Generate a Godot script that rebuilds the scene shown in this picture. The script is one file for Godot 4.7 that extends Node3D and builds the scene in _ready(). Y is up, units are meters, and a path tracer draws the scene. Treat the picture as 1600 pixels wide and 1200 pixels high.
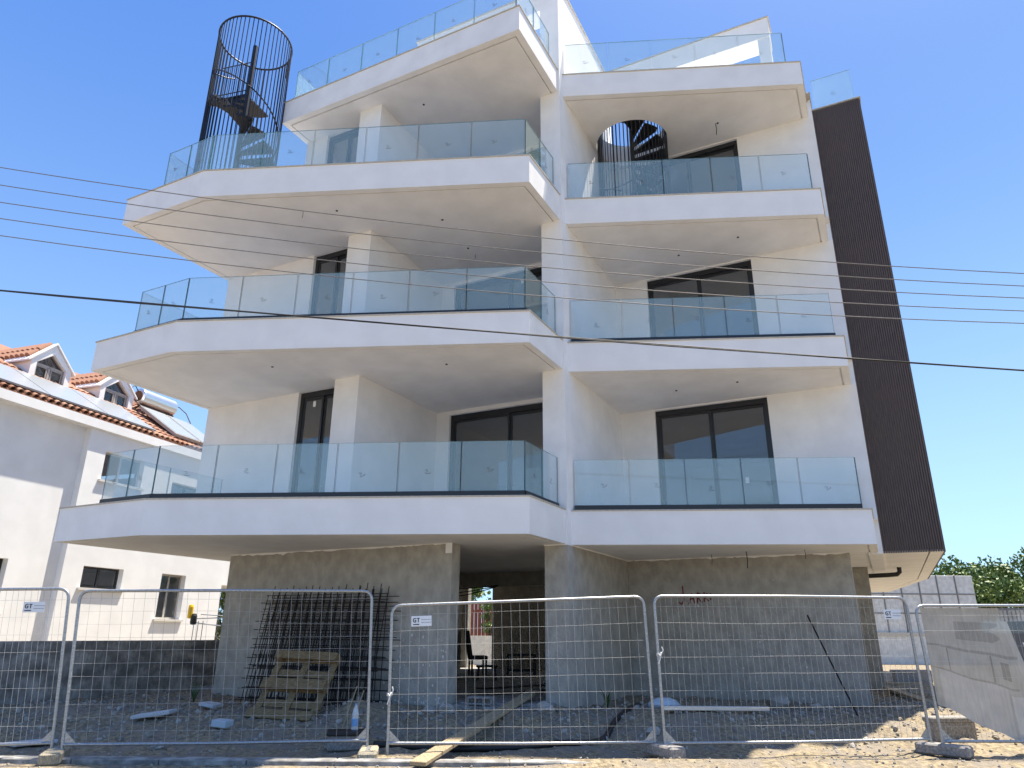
extends Node3D

# ---------- mesh builder: triangles in y-up coordinates, wound so that the maths normal points out ----------
class MB:
	var v := PackedVector3Array()
	var n := PackedVector3Array()
	var uv := PackedVector2Array()
	func tri(a: Vector3, b: Vector3, c: Vector3) -> void:
		var m := (b - a).cross(c - a).normalized()
		v.append_array(PackedVector3Array([a, c, b]))
		n.append_array(PackedVector3Array([m, m, m]))
	func tri_n(a: Vector3, b: Vector3, c: Vector3, na: Vector3, nb: Vector3, nc: Vector3) -> void:
		v.append_array(PackedVector3Array([a, c, b]))
		n.append_array(PackedVector3Array([na, nc, nb]))
	func quad(a: Vector3, b: Vector3, c: Vector3, d: Vector3) -> void:
		tri(a, b, c)
		tri(a, c, d)
	func box(lo: Vector3, hi: Vector3) -> MB:
		return obox((lo + hi) * 0.5, (hi - lo), Basis())
	func obox(c: Vector3, size: Vector3, bs: Basis) -> MB:
		var x := bs.x * size.x * 0.5
		var y := bs.y * size.y * 0.5
		var z := bs.z * size.z * 0.5
		quad(c - x - y + z, c + x - y + z, c + x + y + z, c - x + y + z)
		quad(c + x - y - z, c - x - y - z, c - x + y - z, c + x + y - z)
		quad(c + x - y + z, c + x - y - z, c + x + y - z, c + x + y + z)
		quad(c - x - y - z, c - x - y + z, c - x + y + z, c - x + y - z)
		quad(c - x + y + z, c + x + y + z, c + x + y - z, c - x + y - z)
		quad(c - x - y - z, c + x - y - z, c + x - y + z, c - x - y + z)
		return self
	func bevel_box(c: Vector3, size: Vector3, bs: Basis, r: float) -> MB:
		# a box whose long edges are chamfered, drawn as a hull of three crossing slabs' outlines
		var hx := size.x * 0.5
		var hy := size.y * 0.5
		var hz := size.z * 0.5
		var f := func(x: float, y: float, z: float) -> Vector3: return c + bs.x * x + bs.y * y + bs.z * z
		for s in [-1.0, 1.0]:
			var o := [f.call(-hx + r, -hy + r, s * hz), f.call(hx - r, -hy + r, s * hz), f.call(hx - r, hy - r, s * hz), f.call(-hx + r, hy - r, s * hz)]
			var e := [f.call(-hx + r, -hy, s * (hz - r)), f.call(hx - r, -hy, s * (hz - r)), f.call(hx, -hy + r, s * (hz - r)), f.call(hx, hy - r, s * (hz - r)), f.call(hx - r, hy, s * (hz - r)), f.call(-hx + r, hy, s * (hz - r)), f.call(-hx, hy - r, s * (hz - r)), f.call(-hx, -hy + r, s * (hz - r))]
			var faces := [[o[0], o[1], o[2], o[3]], [e[0], e[1], o[1], o[0]], [e[2], e[3], o[2], o[1]], [e[4], e[5], o[3], o[2]], [e[6], e[7], o[0], o[3]], [e[1], e[2], o[1]], [e[3], e[4], o[2]], [e[5], e[6], o[3]], [e[7], e[0], o[0]]]
			for q in faces:
				var w: Array = q.duplicate()
				if s < 0: w.reverse()
				tri(w[0], w[1], w[2])
				if w.size() == 4: tri(w[0], w[2], w[3])
		var ring := [Vector2(-hx + r, -hy), Vector2(hx - r, -hy), Vector2(hx, -hy + r), Vector2(hx, hy - r), Vector2(hx - r, hy), Vector2(-hx + r, hy), Vector2(-hx, hy - r), Vector2(-hx, -hy + r)]
		for i in 8:
			var a: Vector2 = ring[i]
			var b: Vector2 = ring[(i + 1) % 8]
			quad(f.call(b.x, b.y, hz - r), f.call(a.x, a.y, hz - r), f.call(a.x, a.y, -hz + r), f.call(b.x, b.y, -hz + r))
		return self
	func bar(a: Vector3, b: Vector3, w: float, h: float, up := Vector3.UP) -> MB:
		var z := (b - a).normalized()
		var x := up.cross(z).normalized()
		var y := z.cross(x)
		return obox((a + b) * 0.5, Vector3(w, h, a.distance_to(b)), Basis(x, y, z))
	func tube(p: Array, r: float, sides := 8, r1 := -1.0) -> MB:
		var rings := []
		var m := p.size()
		var last := Vector3.RIGHT
		for i in m:
			var t: Vector3 = ((p[mini(i + 1, m - 1)] as Vector3) - (p[maxi(i - 1, 0)] as Vector3)).normalized()
			var x := last - t * last.dot(t)
			if x.length() < 0.05: x = Vector3.UP.cross(t) if absf(t.y) < 0.9 else Vector3.FORWARD.cross(t)
			x = x.normalized()
			last = x
			var y := t.cross(x)
			var rr := r if r1 < 0.0 else lerpf(r, r1, float(i) / (m - 1))
			var ring := []
			for k in sides:
				var ang := TAU * k / sides
				var d := x * cos(ang) + y * sin(ang)
				ring.append([(p[i] as Vector3) + d * rr, d])
			rings.append(ring)
		for i in m - 1:
			for k in sides:
				var a: Array = rings[i][k]
				var b: Array = rings[i][(k + 1) % sides]
				var c: Array = rings[i + 1][(k + 1) % sides]
				var d: Array = rings[i + 1][k]
				tri_n(a[0], b[0], c[0], a[1], b[1], c[1])
				tri_n(a[0], c[0], d[0], a[1], c[1], d[1])
		for k in sides - 2:
			tri(rings[0][0][0], rings[0][k + 2][0], rings[0][k + 1][0])
			tri(rings[m - 1][0][0], rings[m - 1][k + 1][0], rings[m - 1][k + 2][0])
		return self
	func lathe(c: Vector3, prof: Array, sides := 16, bs := Basis()) -> MB:
		for i in prof.size() - 1:
			var p: Vector2 = prof[i]
			var q: Vector2 = prof[i + 1]
			var sl := Vector2(q.y - p.y, p.x - q.x).normalized()
			for k in sides:
				var a0 := TAU * k / sides
				var a1 := TAU * (k + 1) / sides
				var d0 := Vector3(cos(a0), 0, -sin(a0))
				var d1 := Vector3(cos(a1), 0, -sin(a1))
				var n0 := bs * (d0 * sl.x + Vector3.UP * sl.y)
				var n1 := bs * (d1 * sl.x + Vector3.UP * sl.y)
				var A := c + bs * (d0 * p.x + Vector3.UP * p.y)
				var B := c + bs * (d1 * p.x + Vector3.UP * p.y)
				var C := c + bs * (d1 * q.x + Vector3.UP * q.y)
				var D := c + bs * (d0 * q.x + Vector3.UP * q.y)
				tri_n(A, B, C, n0, n1, n1)
				tri_n(A, C, D, n0, n1, n0)
		return self
	# polygon in plan (x, second coordinate = local z), between y0 and y1
	func prism(poly: PackedVector2Array, y0: float, y1: float, top := true) -> MB:
		var p := poly.duplicate()
		var area := 0.0
		for i in p.size():
			area += p[i].cross(p[(i + 1) % p.size()])
		if area < 0.0: p.reverse()
		var idx := Geometry2D.triangulate_polygon(p)
		for i in range(0, idx.size(), 3):
			var a := p[idx[i]]
			var b := p[idx[i + 1]]
			var c := p[idx[i + 2]]
			if (b - a).cross(c - a) < 0.0:
				var s := b
				b = c
				c = s
			# positive cross in (x, z) points down in y
			tri(Vector3(a.x, y0, a.y), Vector3(b.x, y0, b.y), Vector3(c.x, y0, c.y))
			if top: tri(Vector3(a.x, y1, a.y), Vector3(c.x, y1, c.y), Vector3(b.x, y1, b.y))
		for i in p.size():
			var a := p[i]
			var b := p[(i + 1) % p.size()]
			quad(Vector3(b.x, y0, b.y), Vector3(a.x, y0, a.y), Vector3(a.x, y1, a.y), Vector3(b.x, y1, b.y))
		return self
	func surface(mesh: ArrayMesh, off: Vector3, mat: Material) -> void:
		if v.is_empty(): return
		var w := PackedVector3Array()
		w.resize(v.size())
		for i in v.size(): w[i] = v[i] - off
		var arr := []
		arr.resize(Mesh.ARRAY_MAX)
		arr[Mesh.ARRAY_VERTEX] = w
		arr[Mesh.ARRAY_NORMAL] = n
		if uv.size() == v.size(): arr[Mesh.ARRAY_TEX_UV] = uv
		mesh.add_surface_from_arrays(Mesh.PRIMITIVE_TRIANGLES, arr)
		mesh.surface_set_material(mesh.get_surface_count() - 1, mat)

var org := {}
var used := {}
var M := {}
var rng := RandomNumberGenerator.new()

func numbered(called: String) -> String:
	used[called] = used.get(called, -1) + 1
	return called if used[called] == 0 else "%s_%03d" % [called, used[called]]

func thing(called: String, label: String, category: String, at := Vector3.ZERO, group := "", turn := 0.0, local := false) -> Node3D:
	var o := Node3D.new()
	o.name = numbered(called)
	add_child(o)
	o.position = at
	o.rotation.y = turn
	org[o] = Vector3.ZERO if local else at
	o.set_meta("label", label)
	o.set_meta("category", category)
	if group: o.set_meta("group", group)
	return o

func part(called: String, mb: MB, mat: Material, parent: Node3D, mb2: MB = null, mat2: Material = null) -> MeshInstance3D:
	var mesh := ArrayMesh.new()
	var off: Vector3 = org.get(parent, Vector3.ZERO)
	mb.surface(mesh, off, mat)
	if mb2: mb2.surface(mesh, off, mat2)
	var o := MeshInstance3D.new()
	o.mesh = mesh
	o.name = called
	parent.add_child(o, true)
	org[o] = off
	return o

func single(called: String, mb: MB, mat: Material, label: String, category: String, at: Vector3, group := "") -> MeshInstance3D:
	var mesh := ArrayMesh.new()
	mb.surface(mesh, at, mat)
	var o := MeshInstance3D.new()
	o.mesh = mesh
	o.name = numbered(called)
	add_child(o)
	o.position = at
	o.set_meta("label", label)
	o.set_meta("category", category)
	if group: o.set_meta("group", group)
	return o

func struct(called: String, mb: MB, mat: Material) -> MeshInstance3D:
	var mesh := ArrayMesh.new()
	mb.surface(mesh, Vector3.ZERO, mat)
	var o := MeshInstance3D.new()
	o.mesh = mesh
	o.name = numbered(called)
	add_child(o)
	o.set_meta("kind", "structure")
	return o

# ---------- materials ----------
func lin(r: float, g: float, b: float, a := 1.0) -> Color:
	var c := Color(r, g, b).linear_to_srgb()
	c.a = a
	return c

func noise(seed_: int, freq: float, oct: int, lo: Color, hi: Color, size := 512, a := 0.0, b := 1.0, kind := FastNoiseLite.TYPE_SIMPLEX_SMOOTH) -> NoiseTexture2D:
	var f := FastNoiseLite.new()
	f.seed = seed_
	f.noise_type = kind
	f.frequency = freq
	f.fractal_octaves = oct
	var t := NoiseTexture2D.new()
	t.width = size
	t.height = size
	t.seamless = true
	t.noise = f
	var g := Gradient.new()
	g.offsets = PackedFloat32Array([a, b])
	g.colors = PackedColorArray([lo, hi])
	t.color_ramp = g
	return t

func mat(called: String, c: Color, rough := 0.8, metal := 0.0, tex: Texture2D = null, scale := Vector3.ONE, bump: Texture2D = null, bump_cm := 0.0) -> StandardMaterial3D:
	var m := StandardMaterial3D.new()
	m.resource_name = called
	m.albedo_color = c
	m.roughness = rough
	m.metallic = metal
	if tex:
		m.albedo_texture = tex
	if bump:
		m.heightmap_enabled = true
		m.heightmap_texture = bump
		m.heightmap_scale = bump_cm
	if tex or bump:
		m.uv1_triplanar = true
		m.uv1_scale = scale
	M[called] = m
	return m

func detail(m: StandardMaterial3D, tex: Texture2D, scale: Vector3) -> void:
	m.detail_enabled = true
	m.detail_albedo = tex
	m.detail_blend_mode = BaseMaterial3D.BLEND_MODE_MIX
	m.detail_uv_layer = BaseMaterial3D.DETAIL_UV_2
	m.uv2_triplanar = true
	m.uv2_scale = scale

func make_materials() -> void:
	var g := func(x: float) -> Color: return Color(x, x, x)
	var soft := noise(3, 0.006, 4, g.call(0.965), g.call(1.0), 512, 0.2, 0.8)
	var fine := noise(5, 0.09, 3, g.call(0.0), g.call(1.0), 512)
	var plaster := mat("white_plaster", lin(0.85, 0.845, 0.835), 0.88, 0.0, soft, Vector3.ONE * 0.35, fine, 0.06)
	detail(plaster, noise(17, 0.02, 5, Color(0.80, 0.79, 0.77, 0.0), Color(0.80, 0.79, 0.77, 0.06), 512, 0.55, 0.8), Vector3(0.5, 0.22, 0.5))
	var conc := mat("raw_render", lin(0.43, 0.405, 0.355), 0.95, 0.0, noise(7, 0.012, 6, g.call(0.88), g.call(1.0), 1024, 0.2, 0.8), Vector3(0.3, 0.2, 0.3), fine, 0.6)
	detail(conc, noise(8, 0.03, 5, Color(0.62, 0.605, 0.57, 0.0), Color(0.62, 0.605, 0.57, 0.32), 1024, 0.45, 0.9), Vector3(0.45, 0.07, 0.45))
	mat("concrete", lin(0.36, 0.35, 0.33), 0.95, 0.0, noise(9, 0.015, 5, g.call(0.68), g.call(1.0), 512, 0.25, 0.75), Vector3.ONE * 0.5, fine, 0.4)
	var bw := mat("wall_concrete", lin(0.42, 0.405, 0.38), 0.95, 0.0, noise(10, 0.01, 5, g.call(0.6), g.call(1.0), 512, 0.25, 0.75), Vector3.ONE * 0.4, fine, 0.5)
	detail(bw, noise(11, 0.03, 5, Color(0.35, 0.34, 0.33, 0.0), Color(0.35, 0.34, 0.33, 0.6), 512, 0.45, 0.8), Vector3(0.9, 0.2, 0.9))
	mat("coping_stone", lin(0.62, 0.57, 0.49), 0.8, 0.0, noise(12, 0.03, 4, g.call(0.8), g.call(1.0)), Vector3.ONE * 0.8)
	mat("anthracite", lin(0.016, 0.018, 0.022), 0.38, 0.0)
	mat("black_steel", lin(0.022, 0.023, 0.027), 0.45, 0.3, noise(13, 0.03, 3, g.call(0.75), g.call(1.0)), Vector3.ONE)
	mat("brown_cladding", lin(0.15, 0.112, 0.096), 0.6, 0.0, noise(14, 0.02, 4, g.call(0.8), g.call(1.0)), Vector3(3, 0.3, 3))
	mat("groove", lin(0.30, 0.28, 0.25), 0.95)
	var gl := mat("balustrade_glass", lin(0.52, 0.74, 0.75, 0.17), 0.02)
	gl.transparency = BaseMaterial3D.TRANSPARENCY_ALPHA
	gl.metallic_specular = 0.62
	var dg := mat("door_glass", lin(0.05, 0.06, 0.065, 0.10), 0.015)
	dg.transparency = BaseMaterial3D.TRANSPARENCY_ALPHA
	dg.metallic_specular = 0.7
	mat("glass_edge", lin(0.05, 0.15, 0.16), 0.2)
	mat("marker_ink", lin(0.12, 0.14, 0.17), 0.8)
	mat("paper", lin(0.8, 0.8, 0.78), 0.8)
	mat("galvanised", lin(0.52, 0.54, 0.56), 0.42, 0.75, noise(15, 0.03, 4, g.call(0.72), g.call(1.0)), Vector3.ONE * 2.0)
	mat("wire_steel", lin(0.45, 0.45, 0.44), 0.65, 0.2)
	mat("fence_plate", lin(0.72, 0.76, 0.80), 0.5)
	mat("logo_navy", lin(0.02, 0.025, 0.05), 0.6)
	mat("print_grey", lin(0.30, 0.33, 0.38), 0.6)
	mat("rebar", lin(0.035, 0.028, 0.026), 0.75, 0.3, noise(16, 0.05, 3, g.call(0.7), g.call(1.0)), Vector3.ONE * 3.0)
	mat("pallet_wood", lin(0.33, 0.225, 0.105), 0.9, 0.0, noise(19, 0.03, 4, g.call(0.6), g.call(1.0), 512, 0.2, 0.8), Vector3(0.6, 6.0, 3.0), fine, 0.1)
	mat("plank_wood", lin(0.46, 0.36, 0.22), 0.85, 0.0, noise(20, 0.03, 4, g.call(0.7), g.call(1.0), 512, 0.2, 0.8), Vector3(5.0, 5.0, 0.6), fine, 0.1)
	mat("foam_board", lin(0.66, 0.70, 0.74), 0.8, 0.0, noise(21, 0.04, 4, g.call(0.7), g.call(1.0)), Vector3.ONE * 2.0)
	mat("blue_plastic", lin(0.42, 0.51, 0.58), 0.4)
	mat("bottle_label", lin(0.12, 0.32, 0.62), 0.5)
	var pet := mat("bottle_plastic", lin(0.70, 0.82, 0.92, 0.45), 0.1)
	pet.transparency = BaseMaterial3D.TRANSPARENCY_ALPHA
	mat("black_pipe", lin(0.012, 0.012, 0.013), 0.55)
	mat("aluminium", lin(0.55, 0.56, 0.57), 0.4, 0.7)
	mat("block_concrete", lin(0.40, 0.38, 0.36), 0.95, 0.0, noise(22, 0.03, 4, g.call(0.65), g.call(1.0)), Vector3.ONE * 1.5, fine, 0.4)
	mat("pale_block", lin(0.52, 0.46, 0.34), 0.95, 0.0, noise(23, 0.03, 4, g.call(0.6), g.call(1.0)), Vector3(4, 1, 4), fine, 0.3)
	mat("red_paint", lin(0.16, 0.018, 0.022), 0.8)
	mat("splash", lin(0.62, 0.60, 0.57), 0.9)
	mat("house_white", lin(0.82, 0.82, 0.815), 0.9, 0.0, soft, Vector3.ONE * 0.3, fine, 0.04)
	mat("house_trim", lin(0.62, 0.60, 0.56), 0.85)
	mat("window_dark", lin(0.02, 0.021, 0.024), 0.5)
	mat("window_frame", lin(0.36, 0.34, 0.31), 0.6)
	var hg := mat("house_glass", lin(0.05, 0.06, 0.065, 0.2), 0.02)
	hg.transparency = BaseMaterial3D.TRANSPARENCY_ALPHA
	for i in 3:
		mat("tile_%d" % i, [lin(0.42, 0.215, 0.14), lin(0.36, 0.17, 0.105), lin(0.47, 0.275, 0.19)][i], 0.9, 0.0, noise(30 + i, 0.05, 4, g.call(0.72), g.call(1.0)), Vector3.ONE * 2.0)
	mat("solar_blue", lin(0.34, 0.37, 0.40), 0.25, 0.3)
	mat("steel_tank", lin(0.70, 0.71, 0.72), 0.28, 0.85)
	mat("rusty", lin(0.22, 0.12, 0.07), 0.9, 0.2, noise(35, 0.05, 4, g.call(0.5), g.call(1.0)), Vector3.ONE * 4.0)
	mat("yellow_plastic", lin(0.80, 0.50, 0.01), 0.4)
	mat("cable_black", lin(0.012, 0.012, 0.013), 0.6)
	mat("cable_grey", lin(0.18, 0.17, 0.165), 0.55, 0.3)
	mat("chair_dark", lin(0.035, 0.025, 0.022), 0.7)
	mat("fence_red", lin(0.30, 0.085, 0.05), 0.85, 0.0, noise(36, 0.03, 4, g.call(0.7), g.call(1.0)), Vector3(4, 0.6, 4))
	mat("precast", lin(0.72, 0.715, 0.68), 0.95, 0.0, noise(37, 0.015, 5, g.call(0.86), g.call(1.0)), Vector3.ONE * 0.5, fine, 0.3)
	mat("precast_post", lin(0.24, 0.235, 0.23), 0.95)
	mat("bark", lin(0.10, 0.075, 0.055), 0.95, 0.0, noise(38, 0.04, 4, g.call(0.5), g.call(1.0)), Vector3(3, 0.6, 3))
	for i in 3:
		var lf := mat("leaf_%d" % i, [lin(0.085, 0.15, 0.028), lin(0.055, 0.105, 0.022), lin(0.14, 0.20, 0.04)][i], 0.6)
		lf.backlight = lin(0.16, 0.22, 0.04)
	mat("yucca_leaf", lin(0.16, 0.19, 0.085), 0.6)
	mat("weed_leaf", lin(0.05, 0.10, 0.03), 0.6)
	# ground: sandy building soil, gravelly, with paler and darker patches
	var gd := mat("site_soil", lin(0.365, 0.295, 0.185), 0.97, 0.0, noise(40, 0.02, 6, g.call(0.66), g.call(1.0), 1024, 0.25, 0.75), Vector3.ONE * 0.45, noise(41, 0.06, 5, g.call(0.0), g.call(1.0), 1024), 2.2)
	gd.uv1_world_triplanar = true
	detail(gd, noise(42, 0.012, 5, Color(0.50, 0.47, 0.43, 0.0), Color(0.50, 0.47, 0.43, 0.85), 1024, 0.4, 0.7), Vector3.ONE * 0.12)
	gd.uv2_world_triplanar = true
	for i in 3:
		mat("stone_%d" % i, [lin(0.40, 0.36, 0.30), lin(0.30, 0.27, 0.23), lin(0.50, 0.47, 0.42)][i], 0.95, 0.0, noise(50 + i, 0.05, 3, g.call(0.7), g.call(1.0), 256), Vector3.ONE * 3.0)

# ---------- ground ----------
var hills := FastNoiseLite.new()
func ground(x: float, z: float) -> float:
	var inside := smoothstep(9.55, 10.4, -z) * (1.0 - smoothstep(26.0, 34.0, -z)) * (1.0 - smoothstep(11.0, 15.0, absf(x)))
	var y := 0.30 * smoothstep(9.9, 12.4, -z) * (1.0 - 0.0 * x)
	y += inside * (hills.get_noise_2d(x * 1.0, z * 1.0) * 0.10 + hills.get_noise_2d(x * 4.0 + 90.0, z * 4.0) * 0.045)
	y += 0.006 * hills.get_noise_2d(x * 6.0, z * 6.0 + 40.0)
	# the heaps of spoil in front of the doorway and in the right-hand recess, and the dip between them
	y += 0.16 * exp(-((x - 2.6) ** 2 / 0.9 + (z + 11.4) ** 2 / 0.35))
	y += 0.12 * exp(-((x - 0.3) ** 2 / 1.2 + (z + 11.6) ** 2 / 0.3))
	y += 0.16 * exp(-((x + 2.3) ** 2 / 0.12 + (z + 11.9) ** 2 / 0.10))
	y += 0.06 * exp(-((x - 5.3) ** 2 / 0.5 + (z + 12.2) ** 2 / 0.3))
	y -= 0.10 * exp(-((x - 1.3) ** 2 / 0.25 + (z + 10.9) ** 2 / 0.8))
	y += 0.075 * smoothstep(-0.4, 1.2, x) * exp(-((z + 9.2) ** 2) / 0.06)
	return y

func axis(lo: float, hi: float, step: float, far: float) -> PackedFloat32Array:
	var a := PackedFloat32Array()
	var s := step
	var t := lo
	var left := []
	while t > -far:
		s *= 1.22
		t -= s
		left.append(t)
	left.reverse()
	for q in left: a.append(q)
	t = lo
	while t < hi:
		a.append(t)
		t += step
	s = step
	while t < far:
		a.append(t)
		s *= 1.22
		t += s
	a.append(far)
	return a

func make_ground() -> void:
	hills.seed = 4
	hills.frequency = 0.55
	hills.fractal_octaves = 4
	var xs := axis(-9.5, 12.0, 0.075, 600.0)
	var zs := axis(-17.0, -8.2, 0.075, 600.0)
	var mesh := ArrayMesh.new()
	var v := PackedVector3Array()
	var nn := PackedVector3Array()
	var idx := PackedInt32Array()
	for j in zs.size():
		for i in xs.size():
			var x := xs[i]
			var z := zs[j]
			var e := 0.04
			v.append(Vector3(x, ground(x, z), z))
			nn.append(Vector3(ground(x - e, z) - ground(x + e, z), 2.0 * e, ground(x, z - e) - ground(x, z + e)).normalized())
	var w := xs.size()
	for j in zs.size() - 1:
		for i in w - 1:
			var a := j * w + i
			idx.append_array(PackedInt32Array([a, a + 1, a + w, a + 1, a + w + 1, a + w]))
	var arr := []
	arr.resize(Mesh.ARRAY_MAX)
	arr[Mesh.ARRAY_VERTEX] = v
	arr[Mesh.ARRAY_NORMAL] = nn
	arr[Mesh.ARRAY_INDEX] = idx
	mesh.add_surface_from_arrays(Mesh.PRIMITIVE_TRIANGLES, arr)
	mesh.surface_set_material(0, M.site_soil)
	var o := MeshInstance3D.new()
	o.name = "ground"
	o.mesh = mesh
	o.set_meta("kind", "structure")
	add_child(o)
	# kerb along the edge of the site, half buried in sand towards the right
	var k := MB.new()
	for i in 15:
		var x0 := -14.0 + i * 1.0
		k.bevel_box(Vector3(x0 + 0.5, 0.0, -9.16), Vector3(0.992, 0.11, 0.20), Basis(), 0.012)
	struct("kerb", k, M.concrete)

func rock(seed_: int, m: Material) -> ArrayMesh:
	var r := RandomNumberGenerator.new()
	r.seed = seed_
	var mb := MB.new()
	var s := SphereMesh.new()
	s.radius = 1.0
	s.height = 2.0
	s.radial_segments = 7
	s.rings = 4
	var arr := s.get_mesh_arrays()
	var vs: PackedVector3Array = arr[Mesh.ARRAY_VERTEX]
	var ix: PackedInt32Array = arr[Mesh.ARRAY_INDEX]
	var moved := {}
	for p in vs:
		var key := p.snapped(Vector3.ONE * 0.01)
		if not moved.has(key): moved[key] = p * r.randf_range(0.68, 1.15) * Vector3(1.0, 0.62, 0.8)
	for i in range(0, ix.size(), 3):
		var a: Vector3 = moved[vs[ix[i]].snapped(Vector3.ONE * 0.01)]
		var b: Vector3 = moved[vs[ix[i + 1]].snapped(Vector3.ONE * 0.01)]
		var c: Vector3 = moved[vs[ix[i + 2]].snapped(Vector3.ONE * 0.01)]
		if (b - a).cross(c - a).length() > 1e-5: mb.tri(a, c, b)
	var mesh := ArrayMesh.new()
	mb.surface(mesh, Vector3.ZERO, m)
	return mesh

func make_rubble() -> void:
	for k in 3:
		var mm := MultiMesh.new()
		mm.transform_format = MultiMesh.TRANSFORM_3D
		mm.mesh = rock(60 + k, M["stone_%d" % k])
		var put := []
		while put.size() < 2600:
			var x := rng.randf_range(-9.0, 11.0)
			var z := -rng.randf_range(8.6, 17.0)
			var near_wall := exp(-((z + 11.9) ** 2) / 2.0)
			if rng.randf() > 0.35 + 0.65 * near_wall: continue
			var big := pow(rng.randf(), 6.0)
			var r := 0.008 + 0.017 * rng.randf() + 0.045 * big * (1.0 if z < -10.4 else 0.15)
			var b := Basis.from_euler(Vector3(rng.randf() * 6.0, rng.randf() * 6.0, rng.randf() * 6.0)).scaled(Vector3.ONE * r)
			put.append(Transform3D(b, Vector3(x, ground(x, z) + r * 0.15, z)))
		mm.instance_count = put.size()
		for i in put.size(): mm.set_instance_transform(i, put[i])
		var o := MultiMeshInstance3D.new()
		o.name = numbered("gravel")
		o.multimesh = mm
		add_child(o)
		o.set_meta("kind", "stuff")
		o.set_meta("label", ["beige gravel scattered over the building site soil", "brown gravel scattered over the building site soil", "pale plaster crumbs and stones scattered over the site"][k])
		o.set_meta("category", "gravel")

# ---------- the apartment building, in its own axes: a along its fronts, b going back ----------
const TOPS := [3.49, 6.69, 9.89, 13.09]
const BAND := 0.60
var bld: Node3D
func P(a: float, y: float, b: float) -> Vector3:
	return Vector3(a + 5.0, y, 11.45 - b)
func P2(a: float, b: float) -> Vector2:
	return Vector2(a + 5.0, 11.45 - b)
func world_of(a: float, y: float, b: float) -> Vector3:
	return Vector3(0.891 * a + 0.454 * b, y, 0.454 * a - 0.891 * b)
func B(a0: float, a1: float, b0: float, b1: float, y0: float, y1: float) -> MB:
	return MB.new().box(P(a0, y0, b1), P(a1, y1, b0))

func inset(poly: Array, dist: Array) -> Array:
	# poly: array of Vector2 (a, b) listed so that the inside lies to the right-hand side when b points away; dist: per edge i -> i+1
	var out := []
	var m := poly.size()
	var area := 0.0
	for i in m: area += (poly[i] as Vector2).cross(poly[(i + 1) % m])
	var sgn := 1.0 if area > 0.0 else -1.0
	for i in m:
		var p0: Vector2 = poly[(i + m - 1) % m]
		var p1: Vector2 = poly[i]
		var p2: Vector2 = poly[(i + 1) % m]
		var d0 := (p1 - p0).normalized()
		var d1 := (p2 - p1).normalized()
		var n0 := Vector2(-d0.y, d0.x) * sgn
		var n1 := Vector2(-d1.y, d1.x) * sgn
		var q0: Vector2 = p1 + n0 * float(dist[(i + m - 1) % m])
		var q1: Vector2 = p1 + n1 * float(dist[i])
		var x = Geometry2D.line_intersects_line(q0, d0, q1, d1)
		out.append(x if x != null else q1)
	return out

func plan(poly: Array) -> PackedVector2Array:
	var r := PackedVector2Array()
	for p in poly: r.append(P2(p.x, p.y))
	return r

func split(poly: Array, hole: Array) -> Array:
	# a polygon with a round hole, as two halves that meet on a line through the hole
	if hole.is_empty(): return [plan(poly)]
	var c: Vector2 = hole[0]
	var circle := PackedVector2Array()
	for k in 40: circle.append(P2(c.x + hole[1] * cos(TAU * (k + 0.5) / 40), c.y + hole[1] * sin(TAU * (k + 0.5) / 40)))
	var out := []
	var cx := P2(c.x, 0).x
	for s in [-1, 1]:
		var half := PackedVector2Array([Vector2(cx, -60), Vector2(cx + s * 60, -60), Vector2(cx + s * 60, 60), Vector2(cx, 60)])
		for h in Geometry2D.intersect_polygons(plan(poly), half):
			for q in Geometry2D.clip_polygons(h, circle): out.append(q)
	return out

func balcony(poly: Array, edge: Array, T: float, hole := []) -> MeshInstance3D:
	var S := T - BAND
	var body := MB.new()
	for q in split(poly, hole): body.prism(q, S + 0.035, T - 0.022)
	# drip edge: the lowest 35 mm of the fascia, then a groove, then the soffit
	var d1 := []
	var d2 := []
	for e in edge:
		d1.append(0.13 if e else 0.0)
		d2.append(0.158 if e else 0.0)
	var ring := inset(poly, d1)
	var dp := MB.new()
	for i in poly.size():
		if not edge[i]: continue
		var j: int = (i + 1) % poly.size()
		var q := [poly[i], poly[j], ring[j], ring[i]]
		dp.prism(plan(q), S, S + 0.036)
	var slab := part("balcony_slab", body, M.white_plaster, bld)
	part("drip_edge", dp, M.white_plaster, slab)
	var sf := MB.new()
	for q in split(inset(poly, d2), hole): sf.prism(q, S, S + 0.034, false)
	part("soffit", sf, M.white_plaster, slab)
	# thin stone coping on the front edges
	for i in poly.size():
		if not edge[i]: continue
		var j: int = (i + 1) % poly.size()
		var o := []
		var d3 := []
		for e in edge: d3.append(-0.018 if e else 0.0)
		o = inset(poly, d3)
		for e in edge.size(): d3[e] = 0.26 if edge[e] else 0.0
		var inn := inset(poly, d3)
		part("coping", MB.new().prism(plan([o[i], o[j], inn[j], inn[i]]), T - 0.022, T), M.coping_stone, slab)
	return slab

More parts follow.
